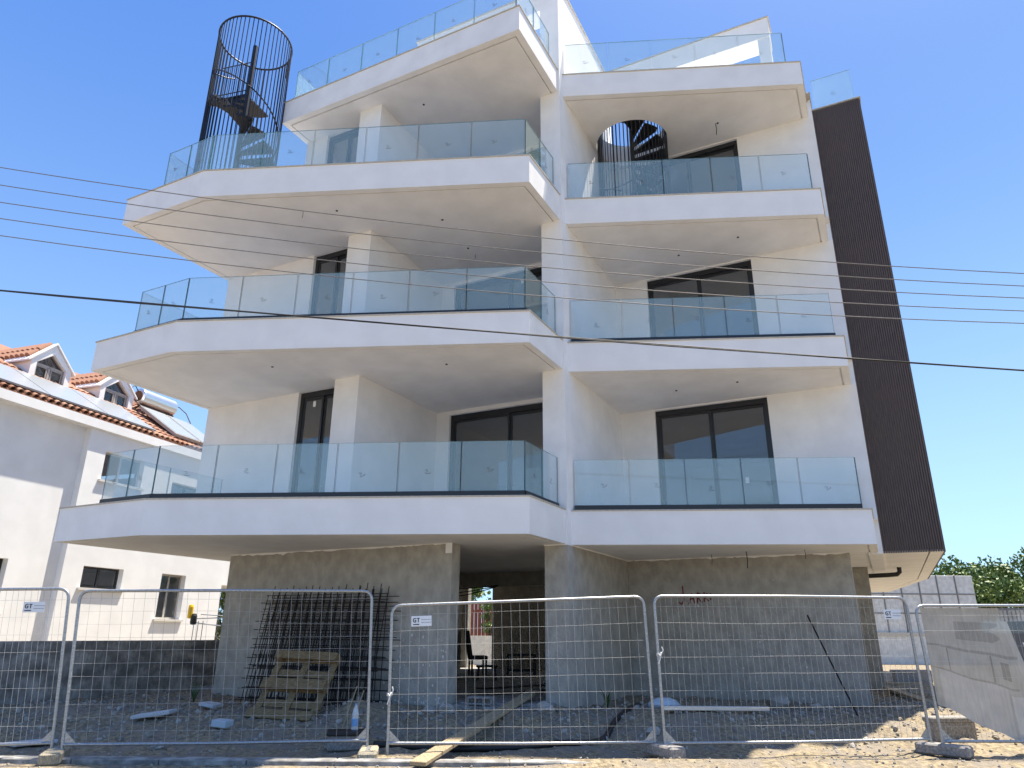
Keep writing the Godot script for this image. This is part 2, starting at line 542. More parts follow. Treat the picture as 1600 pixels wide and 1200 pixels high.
func glass(slab: Node3D, p: Vector2, q: Vector2, n: int, T: float, channel: bool, note := true) -> void:
	var d := (q - p) / n
	var y0 := T + (0.075 if channel else -0.02)
	if channel:
		var c0 := P(p.x, T + 0.045, p.y)
		var c1 := P(q.x, T + 0.045, q.y)
		part("rail_channel", MB.new().bar(c0, c1, 0.055, 0.10), M.anthracite, slab)
	for i in n:
		var a := p + d * i + d.normalized() * 0.008
		var b := p + d * (i + 1) - d.normalized() * 0.008
		var A := P(a.x, 0, a.y)
		var Bq := P(b.x, 0, b.y)
		var x := (Bq - A).normalized()
		var z := Vector3.UP.cross(x) * -1.0
		z = x.cross(Vector3.UP)
		var h := Vector3.UP * (T + 0.92)
		var l := Vector3.UP * y0
		var t := z * 0.0085
		var f := MB.new()
		f.quad(A + l + t, Bq + l + t, Bq + h + t, A + h + t)
		f.quad(Bq + l - t, A + l - t, A + h - t, Bq + h - t)
		var e := MB.new()
		e.quad(A + l - t, A + l + t, A + h + t, A + h - t)
		e.quad(Bq + l + t, Bq + l - t, Bq + h - t, Bq + h + t)
		e.quad(A + h + t, Bq + h + t, Bq + h - t, A + h - t)
		part("glass_panel", f, M.balustrade_glass, slab, e, M.glass_edge)
		if note:
			# the installers' pen marks in the middle of each panel
			var mk := MB.new()
			var c := A.lerp(Bq, 0.5 + rng.randf_range(-0.08, 0.08)) + Vector3.UP * (T + 0.42 + rng.randf_range(-0.05, 0.05)) + z * 0.0105
			var up := Vector3.UP.rotated(z, rng.randf_range(-0.5, 0.5))
			var rt := up.cross(z)
			var pts := [Vector2(-0.05, 0.025), Vector2(-0.02, 0.04), Vector2(0.0, 0.015), Vector2(-0.045, -0.03), Vector2(0.01, -0.03), Vector2(0.055, -0.012)]
			var line := []
			for pt in pts: line.append(c + rt * pt.x + up * pt.y)
			mk.tube(line, 0.004, 5)
			part("pen_mark", mk, M.marker_ink, slab)

func door(a0: float, a1: float, b: float, y0: float, y1: float, leaves: int, sticker: Array) -> void:
	var w := 0.075
	var f := MB.new()
	var b0 := b + 0.07
	var b1 := b + 0.17
	f.box(P(a0, y0, b1), P(a0 + w, y1, b0))
	f.box(P(a1 - w, y0, b1), P(a1, y1, b0))
	f.box(P(a0 + w, y1 - w * 1.5, b1), P(a1 - w, y1, b0))
	f.box(P(a0 + w, y0, b1), P(a1 - w, y0 + w, b0))
	var dr := part("sliding_door", f, M.anthracite, bld)
	var step := (a1 - a0 - 2 * w) / leaves
	for i in leaves:
		var l := a0 + w + step * i
		var st := MB.new()
		var off := 0.02 if i % 2 == 0 else 0.055
		st.box(P(l, y0 + w, b0 + off + 0.03), P(l + 0.045, y1 - w * 1.5, b0 + off))
		st.box(P(l + step - 0.045, y0 + w, b0 + off + 0.03), P(l + step, y1 - w * 1.5, b0 + off))
		st.box(P(l + 0.045, y1 - w * 1.5 - 0.06, b0 + off + 0.03), P(l + step - 0.045, y1 - w * 1.5, b0 + off))
		st.box(P(l + 0.045, y0 + w, b0 + off + 0.03), P(l + step - 0.045, y0 + w + 0.07, b0 + off))
		part("leaf_frame", st, M.anthracite, dr)
		for sheet in [0.006, 0.021]:
			part("pane", MB.new().box(P(l + 0.045, y0 + w + 0.07, b0 + off + sheet + 0.004), P(l + step - 0.045, y1 - w * 1.5 - 0.06, b0 + off + sheet)), M.door_glass, dr)
		if i < sticker.size() and sticker[i] is Vector2:
			var c: Vector2 = sticker[i]
			var sa := lerpf(l, l + step, c.x)
			var sy := lerpf(y0, y1, c.y)
			part("paper_sticker", MB.new().box(P(sa - 0.035, sy - 0.06, b0 + off + 0.005), P(sa + 0.035, sy + 0.06, b0 + off + 0.002)), M.paper, dr)

func make_building() -> void:
	bld = Node3D.new()
	bld.name = "apartment_building"
	add_child(bld)
	bld.position = world_of(-5.0, 0.0, 11.45)
	bld.rotation.y = -atan2(0.454, 0.891)
	org[bld] = Vector3.ZERO
	bld.set_meta("label", "unfinished white four-storey apartment block with angled balconies, glass balustrades and a bare grey ground floor")
	bld.set_meta("category", "building")
	var W: Material = M.white_plaster
	# slabs
	var back := 21.0
	var left := [Vector2(-12.9, 7.65), Vector2(-10.66, 7.65), Vector2(-4.78, 10.02), Vector2(-4.78, back), Vector2(-12.9, back)]
	var left_e := [true, true, true, false, true]
	var right := [Vector2(-4.76, 11.63), Vector2(-0.02, 13.56), Vector2(-0.02, back), Vector2(-4.76, back)]
	var right_e := [true, true, false, false]
	var roofl := [Vector2(-10.88, 9.57), Vector2(-4.78, 9.57), Vector2(-4.78, back), Vector2(-10.88, back)]
	var roofl_e := [true, true, false, true]
	for i in 4:
		var T: float = TOPS[i]
		var ch := i < 2
		if i < 3:
			var s := balcony(left, left_e, T)
			var g0 := Vector2(-12.0, 7.78)
			var gB := Vector2(-10.69, 7.78)
			var gC := Vector2(-4.91, 10.11)
			glass(s, Vector2(-12.0, 10.3), g0, 2, T, ch)
			glass(s, g0, gB, 2, T, ch)
			glass(s, gB, gC, 6, T, ch)
			glass(s, gC, Vector2(-4.91, 11.44), 2, T, ch)
		else:
			var s := balcony(roofl, roofl_e, T)
			glass(s, Vector2(-10.72, 10.6), Vector2(-10.72, 9.69), 1, T, false)
			glass(s, Vector2(-10.72, 9.69), Vector2(-4.91, 9.69), 6, T, false)
			glass(s, Vector2(-4.91, 9.69), Vector2(-4.91, 11.3), 2, T, false)
		var s2 := balcony(right, right_e, T, [Vector2(-3.88, 13.83), 0.84] if i == 3 else [])
		var r0 := Vector2(-4.72, 11.76)
		var r1 := Vector2(-0.16, 13.63)
		if i == 3:
			r1 = Vector2(-0.30, 13.57)
		glass(s2, r0, r1, 5, T, ch)
		if not ch or i == 0:
			glass(s2, r1, Vector2(r1.x, 14.66), 1, T, false, false)
	# fin wall between the two halves: white above the first slab, bare below; runs up past the roof
	part("fin_wall", B(-5.19, -4.74, 11.45, 14.95, 2.87, 15.6), W, bld)
	part("fin_coping", B(-5.22, -4.71, 11.42, 14.98, 15.6, 15.63), M.coping_stone, bld)
	part("fin_base", B(-5.18, -4.75, 11.46, 14.9, -0.1, 2.87), M.raw_render, bld)
	# roof frames
	part("roof_beam", B(-8.62, -5.19, 11.5, 11.95, 15.0, 15.58), W, bld)
	part("beam_coping", B(-8.65, -5.22, 11.47, 11.98, 15.58, 15.61), M.coping_stone, bld)
	part("roof_post", B(-8.62, -8.3, 11.97, 12.3, 13.0, 15.5), W, bld)
	part("roof_beam", B(-4.74, -0.58, 14.62, 15.15, 15.02, 15.58), W, bld)
	part("beam_coping", B(-4.71, -0.55, 14.59, 15.18, 15.58, 15.61), M.coping_stone, bld)
	part("roof_post", B(-0.86, -0.6, 14.64, 15.13, 13.05, 15.02), W, bld)
	# storeys 1 to 3
	for i in 3:
		var y0: float = TOPS[i] - 0.03
		var y1: float = TOPS[i + 1] - BAND + 0.012
		var wa := -12.86 if i < 2 else -10.85
		part("left_wall", B(wa, -10.22, 10.38, 10.63, y0, y1), W, bld)
		part("end_wall", B(wa, wa + 0.25, 10.63, back - 0.05, y0, y1), W, bld)
		door(-10.22, -9.02, 10.38, y0, y1 - 0.02, 2, [Vector2(0.55, 0.9) if i == 0 else null, Vector2(0.2, 0.3) if i == 1 else null])
		part("pier", B(-9.02, -8.43, 10.08, 10.66, y0, y1), W, bld)
		part("side_wall", B(-8.65, -8.43, 10.66, 12.85, y0, y1), W, bld)
		part("back_wall", B(-8.65, -8.1, 12.85, 13.1, y0, y1), W, bld)
		door(-8.1, -5.19, 12.85, y0, y1 - 0.10, 2, [null, Vector2(0.62, 0.85) if i == 0 else Vector2(0.2, 0.92)])
		part("lintel", B(-8.1, -5.19, 12.85, 13.1, y1 - 0.10, y1), W, bld)
		part("back_wall", B(-4.74, -3.97, 14.7, 14.95, y0, y1), W, bld)
		door(-3.97, -1.61, 14.7, y0, y1 - 0.04, 2, [null, Vector2(0.55, 0.36) if i == 0 else null])
		part("lintel", B(-3.97, -1.61, 14.7, 14.95, y1 - 0.04, y1), W, bld)
		part("back_wall", B(-1.61, 0.06, 14.7, 14.95, y0, y1), W, bld)
		part("party_wall", B(-4.9, -4.7, 14.96, back - 0.05, y0, y1), W, bld)
		part("rear_wall", B(wa, 0.0, back - 0.04, back + 0.2, y0, y1), W, bld)
	part("corner_wall", B(-0.19, 0.06, 14.955, back + 0.2, 2.86, 13.12), W, bld)
	part("corner_coping", B(-0.2, 0.08, 14.69, back + 0.2, 13.12, 13.145), M.coping_stone, bld)
	# the brown ribbed volume on the right
	var vol := part("side_volume", B(0.065, 1.05, 15.33, 23.0, 2.94, 13.06), M.brown_cladding, bld)
	part("volume_coping", B(0.062, 1.10, 15.27, 23.0, 13.06, 13.09), M.coping_stone, vol)
	var ribs := MB.new()
	for k in 25:
		var a := 0.066 + k * 0.0405
		ribs.box(P(a, 2.9, 15.329), P(a + 0.023, 13.058, 15.285))
	for k in 230:
		var b := 15.34 + k * 0.0333
		ribs.box(P(1.051, 2.9, b + 0.021), P(1.08, 13.058, b))
	var rb := part("cladding_ribs", ribs, M.brown_cladding, vol)
	rb.set_meta("kind", "stuff")
	var vs := [Vector2(0.0, 15.34), Vector2(1.05, 15.34), Vector2(1.05, 23.0), Vector2(0.1, 29.5), Vector2(-0.6, 29.5), Vector2(-0.6, 21.2), Vector2(0.0, 21.2)]
	part("volume_soffit", MB.new().prism(plan(inset(vs, [0.0, 0.24, 0.24, 0.0, 0.0, 0.0, 0.0])), 2.902, 2.94), M.white_plaster, vol)
	var i1 := inset(vs, [0.0, 0.215, 0.215, 0.0, 0.0, 0.0, 0.0])
	var edge := MB.new()
	edge.prism(plan([vs[1], vs[2], i1[2], i1[1]]), 2.90, 2.938)
	edge.prism(plan([vs[2], vs[3], i1[3], i1[2]]), 2.90, 2.938)
	part("drip_edge", edge, M.white_plaster, vol)
	part("rear_slab", MB.new().prism(plan([Vector2(-0.6, 21.2), Vector2(0.0, 21.2), Vector2(0.0, 23.02), Vector2(1.05, 23.02), Vector2(0.1, 29.5), Vector2(-0.6, 29.5)]), 2.945, 3.4), W, vol)
	glass(vol, Vector2(0.12, 15.42), Vector2(1.0, 15.42), 1, 13.09, false)
	# ground floor: unpainted cement render, ragged along the top where the soffit coat overlaps
	var C: Material = M.raw_render
	var gl := part("ground_floor_wall", B(-11.75, -6.5, 10.56, 10.82, -0.1, 2.885), C, bld)
	part("ground_floor_return", B(-11.75, -11.5, 10.82, 12.2, -0.1, 2.885), C, bld)
	part("ground_floor_side", B(-12.9, -12.7, 12.2, back, -0.1, 2.885), C, bld)
	part("ground_floor_jog", B(-12.7, -11.5, 12.2, 12.4, -0.1, 2.885), C, bld)
	var gr := part("ground_floor_wall", B(-4.745, -0.5, 14.72, 14.98, -0.1, 2.885), C, bld)
	part("ground_floor_side", B(-1.6, -1.4, 14.98, 16.2, -0.1, 2.885), C, bld)
	part("ground_floor_pillar", B(-0.66, -0.30, 18.2, 18.55, -0.1, 2.885), C, bld)
	part("ground_floor_rear", B(-11.35, -6.5, back, back + 0.2, -0.1, 2.885), C, bld)
	part("ground_floor_rear", B(-12.9, -12.25, back, back + 0.2, -0.1, 2.885), C, bld)
	part("ground_floor_column", B(-10.9, -10.4, 17.0, 17.5, 0.3, 2.885), C, bld)
	part("ceiling_beam", B(-12.6, -5.0, 16.4, 16.8, 2.55, 2.885), C, bld)
	var fl := part("ground_floor_slab", B(-12.7, -5.0, 10.83, back + 0.4, 0.0, 0.38), M.concrete, bld)
	part("rear_floor", B(-4.999, -1.6, 14.99, back + 0.4, 0.0, 0.38), M.concrete, fl)
	part("door_step", B(-6.49, -5.2, 10.5, 10.83, 0.0, 0.36), M.concrete, fl)
	# ragged plaster lip along the top of the render, and splashes low on the walls
	for side in 2:
		var lip := MB.new()
		var bb := 10.56 if side == 0 else 14.72
		var a := -11.74 if side == 0 else -4.73
		var end := -6.5 if side == 0 else -0.5
		var y := 2.87
		while a < end - 0.001:
			var a2 := minf(a + rng.randf_range(0.02, 0.12), end)
			var y2 := clampf(y + rng.randfn() * 0.010 + (2.868 - y) * 0.35, 2.80, 2.882)
			var t0 := 0.012
			lip.quad(P(a, y, bb - t0), P(a2, y2, bb - t0), P(a2, 2.893, bb - t0), P(a, 2.893, bb - t0))
			lip.quad(P(a, y, bb), P(a2, y2, bb), P(a2, y2, bb - t0), P(a, y, bb - t0))
			a = a2
			y = y2
		if side == 0: lip.box(P(-6.62, 2.72, 10.558), P(-6.50, 2.893, 10.535))
		var lp := part("plaster_lip", lip, M.white_plaster, gl if side == 0 else gr)
		lp.set_meta("kind", "stuff")
	for side in 2:
		var sp := MB.new()
		for k in (330 if side == 0 else 90):
			var aa := rng.randf_range(-8.2, -6.52) if side == 0 else rng.randf_range(-4.6, -0.6)
			var yy := 0.36 + pow(rng.randf(), 2.2) * (1.1 if side == 0 else 2.2)
			var r := 0.004 + 0.02 * pow(rng.randf(), 4.0)
			var b := 10.5585 if side == 0 else 14.7185
			var cpt := P(aa, yy, b)
			var m := 6
			var ph := rng.randf() * 6.0
			var ring := []
			for q in m: ring.append(cpt + Vector3(cos(TAU * q / m + ph) * r * rng.randf_range(0.6, 1.2), sin(TAU * q / m + ph) * r * rng.randf_range(0.6, 1.6), 0.001))
			for q in m: sp.tri(cpt + Vector3(0, 0, 0.004), ring[q], ring[(q + 1) % m])
		var spo := part("plaster_splashes", sp, M.splash, gl if side == 0 else gr)
		spo.set_meta("kind", "stuff")
	# red painted letters on the right-hand wall
	var strokes := [[Vector2(0.10, 0.30), Vector2(0.115, 0.05), Vector2(0.06, -0.02), Vector2(0.0, 0.02)],
		[Vector2(0.22, -0.02), Vector2(0.30, 0.17), Vector2(0.35, 0.0)], [Vector2(0.25, 0.07), Vector2(0.34, 0.08)],
		[Vector2(0.41, 0.0), Vector2(0.42, 0.18), Vector2(0.49, 0.15), Vector2(0.43, 0.09), Vector2(0.51, 0.01)],
		[Vector2(0.56, 0.02), Vector2(0.57, 0.19)], [Vector2(0.64, 0.17), Vector2(0.575, 0.10), Vector2(0.66, 0.03)], [Vector2(0.70, 0.05), Vector2(0.71, 0.17)]]
	var red := MB.new()
	for s in strokes:
		for k in s.size() - 1:
			red.bar(P(-3.72 + s[k].x * 0.9, 2.02 + s[k].y * 1.1, 14.717), P(-3.72 + s[k + 1].x * 0.9, 2.02 + s[k + 1].y * 1.1, 14.717), 0.026, 0.004, Vector3(0, 0, 1))
	var rd := part("painted_letters", red, M.red_paint, gr)
	rd.set_meta("label", "dark red hand-painted letters on the bare wall")
	# ceiling fittings: little dark caps and wire tails under the slabs
	for c in [[-7.6, 10.5, 3], [-8.6, 9.2, 2], [-6.9, 10.4, 2], [-9.6, 9.0, 1], [-6.6, 10.3, 1], [-7.0, 11.6, 2], [-2.0, 13.6, 1], [-3.2, 13.6, 1], [-1.7, 13.7, 2], [-3.0, 13.9, 2], [-1.9, 14.0, 3]]:
		var y: float = TOPS[c[2]] - BAND
		var cap := MB.new().lathe(P(c[0], y - 0.012, c[1]), [Vector2(0.001, 0), Vector2(0.022, 0.0), Vector2(0.025, 0.012)], 12)
		part("light_outlet", cap, M.anthracite, bld)
	for c in [[-9.2, 8.9, 2, 0.16], [-1.95, 14.0, 3, 0.3], [-2.9, 14.2, 0, 0.18], [-2.2, 13.9, 0, 0.30], [-1.2, 14.0, 0, 0.16], [-7.0, 11.9, 2, 0.1]]:
		var y: float = TOPS[c[2]] - BAND
		part("wire_tail", MB.new().tube([P(c[0], y + 0.01, c[1]), P(c[0] + 0.01, y - c[3] * 0.5, c[1]), P(c[0] - 0.005, y - c[3], c[1] + 0.01)], 0.005 if c[3] < 0.29 else 0.008, 6), M.cable_black, bld)
	# slung drain pipe under the right-hand soffit
	var dp := MB.new().tube([P(-0.6, 2.72, 18.7), P(0.1, 2.74, 18.7), P(0.28, 2.75, 18.7), P(0.34, 2.80, 18.7), P(0.34, 2.92, 18.7)], 0.05, 10)
	for k in 3: dp.bar(P(-0.35 + k * 0.24, 2.73, 18.7), P(-0.35 + k * 0.24, 2.93, 18.7), 0.03, 0.02)
	part("drain_pipe", dp, M.black_pipe, bld)
	# loose cables slung under the ground-floor ceiling
	for k in 3:
		var pts := []
		for q in 13:
			var t := q / 12.0
			pts.append(P(lerpf(-11.6, -8.6, t), 2.55 - 0.16 * sin(t * PI) * (0.4 + 0.5 * k) - 0.02 * k, 16.2 - 0.05 * k))
		part("ceiling_cable", MB.new().tube(pts, 0.012, 6), M.cable_black, bld)

func make_stair(ca: float, cb: float, y0: float, y1: float, top: float, label: String, turn: float, start: float, open_at: float, landing: float) -> void:
	var base := world_of(ca, y0, cb)
	var t := thing("spiral_staircase", label, "staircase", base, "spiral staircases on the top terraces", -atan2(0.454, 0.891), true)
	var K: Material = M.black_steel
	var R := 0.81
	part("pole", MB.new().tube([Vector3(0, 0.0, 0), Vector3(0, top - y0 - 0.08, 0)], 0.055, 14), K, t)
	var n := 16
	var rise := (y1 - y0) / n
	for i in n:
		var h := rise * (i + 1)
		var last := i == n - 1
		var a0 := start + turn * i * TAU / 15.0
		var span := (TAU / 15.0) * 1.12 * (landing if last else 1.0)
		var poly := PackedVector2Array()
		poly.append(Vector2(cos(a0), -sin(a0)) * 0.05)
		var seg := 20 if last else 6
		for k in seg:
			var an := a0 + turn * span * k / (seg - 1.0)
			poly.append(Vector2(cos(an), -sin(an)) * 0.775)
		var tr := MB.new().prism(poly, h - 0.045, h)
		var mid := a0 + turn * span * 0.06
		tr.bar(Vector3(cos(mid) * 0.05, h - 0.06, -sin(mid) * 0.05), Vector3(cos(mid) * 0.76, h - 0.05, -sin(mid) * 0.76), 0.03, 0.10)
		part("tread", tr, K, t)
	var nb := 54
	for k in nb:
		var an := TAU * k / nb
		var d := Vector3(cos(an), 0, -sin(an)) * R
		var off := fposmod(an - open_at + PI, TAU) - PI
		var lo := 0.0
		if absf(off) < 0.16: lo = top - y0 - 1.0
		part("baluster", MB.new().tube([d + Vector3(0, lo, 0), d + Vector3(0, top - y0, 0)], 0.0105, 6), K, t)
	var ring := []
	for k in 49: ring.append(Vector3(cos(TAU * k / 48), 0, -sin(TAU * k / 48)) * R + Vector3(0, top - y0, 0))
	part("top_ring", MB.new().tube(ring, 0.022, 8), K, t)
	# handrail following the treads, a metre above them, inside the cage
	var hr := []
	for k in 40:
		var f := k / 39.0
		var an := start + turn * f * TAU * 16.0 / 15.0
		hr.append(Vector3(cos(an), 0, -sin(an)) * (R - 0.03) + Vector3(0, minf(0.85 + f * (y1 - y0), top - y0 - 0.55), 0))
	part("handrail", MB.new().tube(hr, 0.016, 8), K, t)
	# landing guard between pole and cage
	var gd := MB.new()
	var g0 := start + turn * (n - 1) * TAU / 15.0
	var gdir := Vector3(cos(g0), 0, -sin(g0))
	for q in [0.10, 0.9]: gd.tube([gdir * 0.05 + Vector3(0, y1 - y0 + q, 0), gdir * R + Vector3(0, y1 - y0 + q, 0)], 0.012, 6)
	for q in 6: gd.tube([gdir * (0.15 + 0.11 * q) + Vector3(0, y1 - y0 - 0.08, 0), gdir * (0.15 + 0.11 * q) + Vector3(0, y1 - y0 + 0.9, 0)], 0.0075, 6)
	part("landing_guard", gd, K, t)
	part("base_plate", MB.new().lathe(Vector3.ZERO, [Vector2(0.14, 0.0), Vector2(0.14, 0.012), Vector2(0.001, 0.013)], 16), K, t)

# ---------- the neighbouring house: s along its eaves going back, o outwards from the eaves ----------
func make_house() -> void:
	var h := thing("house", "white rendered two-storey house with terracotta roof and two gabled dormers", "house", Vector3(-11.54, 0, -15.25), "", atan2(0.947, 0.32), true)
	var W: Material = M.house_white
	var V := func(s: float, y: float, o: float) -> Vector3: return Vector3(s, y, o)
	var holed := func(s0: float, s1: float, y0: float, y1: float, o0: float, o1: float, holes: Array) -> MB:
		var mb := MB.new()
		var xs := [s0, s1]
		var ys := [y0, y1]
		for q in holes:
			xs.append_array([q[0], q[1]])
			ys.append_array([q[2], q[3]])
		xs.sort()
		ys.sort()
		for i in xs.size() - 1:
			for j in ys.size() - 1:
				if xs[i + 1] - xs[i] < 1e-4 or ys[j + 1] - ys[j] < 1e-4: continue
				var cx: float = (xs[i] + xs[i + 1]) * 0.5
				var cy: float = (ys[j] + ys[j + 1]) * 0.5
				var solid := true
				for q in holes:
					if cx > q[0] and cx < q[1] and cy > q[2] and cy < q[3]: solid = false
				if solid: mb.box(Vector3(xs[i], ys[j], o0), Vector3(xs[i + 1], ys[j + 1], o1))
		return mb
	var win_r := [[3.0, 4.3, 5.1, 5.86], [3.02, 4.25, 2.42, 2.94], [5.58, 6.5, 1.73, 2.94], [5.4, 6.75, 4.35, 5.5]]
	var win_l := [[0.35, 1.2, 1.75, 2.94], [-0.6, 0.18, 4.6, 5.55]]
	part("front_wall", holed.call(2.45, 8.05, -0.3, 6.33, -0.30, -0.01, win_r), W, h)
	part("front_wall", holed.call(-4.0, 2.45, -0.3, 6.33, -0.50, -0.20, win_l), W, h)
	part("end_wall", MB.new().box(Vector3(7.79, -0.3, -9.0), Vector3(8.05, 6.33, -0.302)), W, h)
	part("upper_bay", MB.new().box(Vector3(8.05, 2.78, -6.0), Vector3(10.6, 6.30, -0.10)), W, h)
	part("end_wall", MB.new().box(Vector3(-4.0, -0.3, -9.0), Vector3(-3.74, 6.33, -0.502)), W, h)
	part("rear_wall", MB.new().box(Vector3(-3.74, -0.3, -9.0), Vector3(7.79, 6.33, -8.74)), W, h)
	part("floor", MB.new().box(Vector3(-3.74, 3.2, -8.74), Vector3(7.79, 3.4, -0.6)), W, h)
	var k := 0
	for w in win_r + win_l:
		var o: float = -0.01 if k < 4 else -0.20
		var f := MB.new()
		var d0 := o - 0.16
		f.box(Vector3(w[0], w[2], d0 - 0.05), Vector3(w[0] + 0.05, w[3], d0))
		f.box(Vector3(w[1] - 0.05, w[2], d0 - 0.05), Vector3(w[1], w[3], d0))
		f.box(Vector3(w[0] + 0.05, w[3] - 0.05, d0 - 0.05), Vector3(w[1] - 0.05, w[3], d0))
		f.box(Vector3(w[0] + 0.05, w[2], d0 - 0.05), Vector3(w[1] - 0.05, w[2] + 0.05, d0))
		var mid: float = (w[0] + w[1]) * 0.5
		f.box(Vector3(mid - 0.03, w[2] + 0.05, d0 - 0.045), Vector3(mid + 0.03, w[3] - 0.05, d0 - 0.005))
		var wf := part("window", f, M.window_frame if k in [2, 0] else M.window_dark, h)
		part("pane", MB.new().box(Vector3(w[0] + 0.05, w[2] + 0.05, d0 - 0.03), Vector3(mid - 0.03, w[3] - 0.05, d0 - 0.02)), M.house_glass, wf)
		part("pane", MB.new().box(Vector3(mid + 0.03, w[2] + 0.05, d0 - 0.03), Vector3(w[1] - 0.05, w[3] - 0.05, d0 - 0.02)), M.house_glass, wf)
		part("sill", MB.new().box(Vector3(w[0] - 0.08, w[2] - 0.06, o - 0.15), Vector3(w[1] + 0.08, w[2] - 0.002, o + 0.06)), M.house_trim, wf)
		k += 1
	# eaves fascia and gutter
	part("fascia", MB.new().box(Vector3(-4.2, 6.33, -0.62), Vector3(8.25, 6.56, 0.0)), W, h)
	part("gutter_moulding", MB.new().box(Vector3(-4.2, 6.335, 0.001), Vector3(8.25, 6.56, 0.10)), W, h)
	# roof
	var slope := tan(deg_to_rad(29.5))
	var on := func(s: float, d: float, up := 0.0) -> Vector3:
		var o := 0.05 - d * cos(deg_to_rad(29.5))
		return Vector3(s, 6.60 + d * sin(deg_to_rad(29.5)) + up, o)
	var rf := MB.new()
	rf.quad(on.call(-4.2, 0.0), on.call(8.25, 0.0), on.call(8.25, 6.0), on.call(-4.2, 6.0))
	rf.quad(on.call(8.25, 0.0, -0.04), on.call(-4.2, 0.0, -0.04), on.call(-4.2, 6.0, -0.04), on.call(8.25, 6.0, -0.04))
	rf.quad(on.call(-4.2, 6.0), on.call(8.25, 6.0), Vector3(8.25, 6.6, -10.2), Vector3(-4.2, 6.6, -10.2))
	rf.tri(on.call(8.25, 0.0), Vector3(8.25, 6.6, -10.2), on.call(8.25, 6.0))
	rf.tri(on.call(-4.2, 0.0), on.call(-4.2, 6.0), Vector3(-4.2, 6.6, -10.2))
	rf.quad(on.call(8.25, 0.0, -0.04), on.call(8.25, 0.0), on.call(-4.2, 0.0), on.call(-4.2, 0.0, -0.04))
	var roof := part("roof", rf, M.tile_1, h)
	# barrel tiles: the eaves course everywhere, and the courses that show beside and above the panels
	var tiles := []
	for m in 3:
		var mb := MB.new()
		for q in 6:
			var a0 := PI * q / 6.0
			var a1 := PI * (q + 1) / 6.0
			var r0 := 0.088
			var r1 := 0.072
			var g := func(r: float, an: float, z: float) -> Vector3: return Vector3(-cos(an) * r, sin(an) * r, z)
			mb.tri_n(g.call(r0, a0, 0.0), g.call(r0, a1, 0.0), g.call(r1, a1, -0.42), g.call(1, a0, 0), g.call(1, a1, 0), g.call(1, a1, 0))
			mb.tri_n(g.call(r0, a0, 0.0), g.call(r1, a1, -0.42), g.call(r1, a0, -0.42), g.call(1, a0, 0), g.call(1, a1, 0), g.call(1, a0, 0))
			mb.quad(g.call(r0 - 0.016, a0, 0.0), g.call(r0 - 0.016, a1, 0.0), g.call(r0, a1, 0.0), g.call(r0, a0, 0.0))
		var am := ArrayMesh.new()
		mb.surface(am, Vector3.ZERO, M["tile_%d" % m])
		tiles.append(am)
	var cols := 46
	for c in cols:
		var s := -0.6 + c * 0.195
		for r in 11:
			if r > 0 and s < 4.7 and (r < 5 or r > 7): continue
			if r > 7 and s < 5.9: continue
			if s > 8.2: continue
			var o := MeshInstance3D.new()
			o.name = "roof_tile"
			o.mesh = tiles[rng.randi() % 3]
			o.position = on.call(s + rng.randf_range(-0.006, 0.006), 0.0 + r * 0.36, 0.005 + 0.012)
			o.rotation.x = deg_to_rad(29.5 - 3.0)
			o.rotation.y = rng.randf_range(-0.02, 0.02)
			roof.add_child(o, true)
	# dormers
	for e in [[1.86, 3.06], [4.08, 5.28]]:
		var s0: float = e[0]
		var s1: float = e[1]
		var sm := (s0 + s1) * 0.5
		var z := -1.95
		var yb := 7.62
		var yt := 8.26
		var ya := 8.84
		var depth := -4.2
		var wall := MB.new()
		var pent := [Vector2(s0, yb), Vector2(s1, yb), Vector2(s1, yt), Vector2(sm, ya), Vector2(s0, yt)]
		var inn := [Vector2(s0 + 0.16, yb + 0.10), Vector2(s1 - 0.16, yb + 0.10), Vector2(s1 - 0.16, yt - 0.04), Vector2(sm, ya - 0.27), Vector2(s0 + 0.16, yt - 0.04)]
		for q in 5:
			var a: Vector2 = pent[q]
			var b: Vector2 = pent[(q + 1) % 5]
			var c: Vector2 = inn[(q + 1) % 5]
			var d: Vector2 = inn[q]
			wall.quad(Vector3(a.x, a.y, z), Vector3(b.x, b.y, z), Vector3(c.x, c.y, z), Vector3(d.x, d.y, z))
			wall.quad(Vector3(d.x, d.y, z), Vector3(c.x, c.y, z), Vector3(c.x, c.y, z - 0.14), Vector3(d.x, d.y, z - 0.14))
		wall.quad(Vector3(s1, yb - 0.3, z), Vector3(s1, yb - 0.3, depth), Vector3(s1, yt, depth), Vector3(s1, yt, z))
		wall.quad(Vector3(s0, yb - 0.3, depth), Vector3(s0, yb - 0.3, z), Vector3(s0, yt, z), Vector3(s0, yt, depth))
		var dm := part("dormer", wall, W, h)
		var fr := MB.new()
		var zz := z - 0.10
		var ip := []
		for q in inn: ip.append(Vector3(q.x, q.y, zz))
		for q in 5: fr.bar(ip[q], ip[(q + 1) % 5], 0.05, 0.05, Vector3(0, 0, 1))
		fr.bar(Vector3(s0 + 0.16, yt - 0.06, zz), Vector3(s1 - 0.16, yt - 0.06, zz), 0.06, 0.05, Vector3(0, 0, 1))
		fr.bar(Vector3(sm, yb + 0.1, zz), Vector3(sm, yt - 0.06, zz), 0.07, 0.05, Vector3(0, 0, 1))
		part("window_frame", fr, M.window_frame, dm)
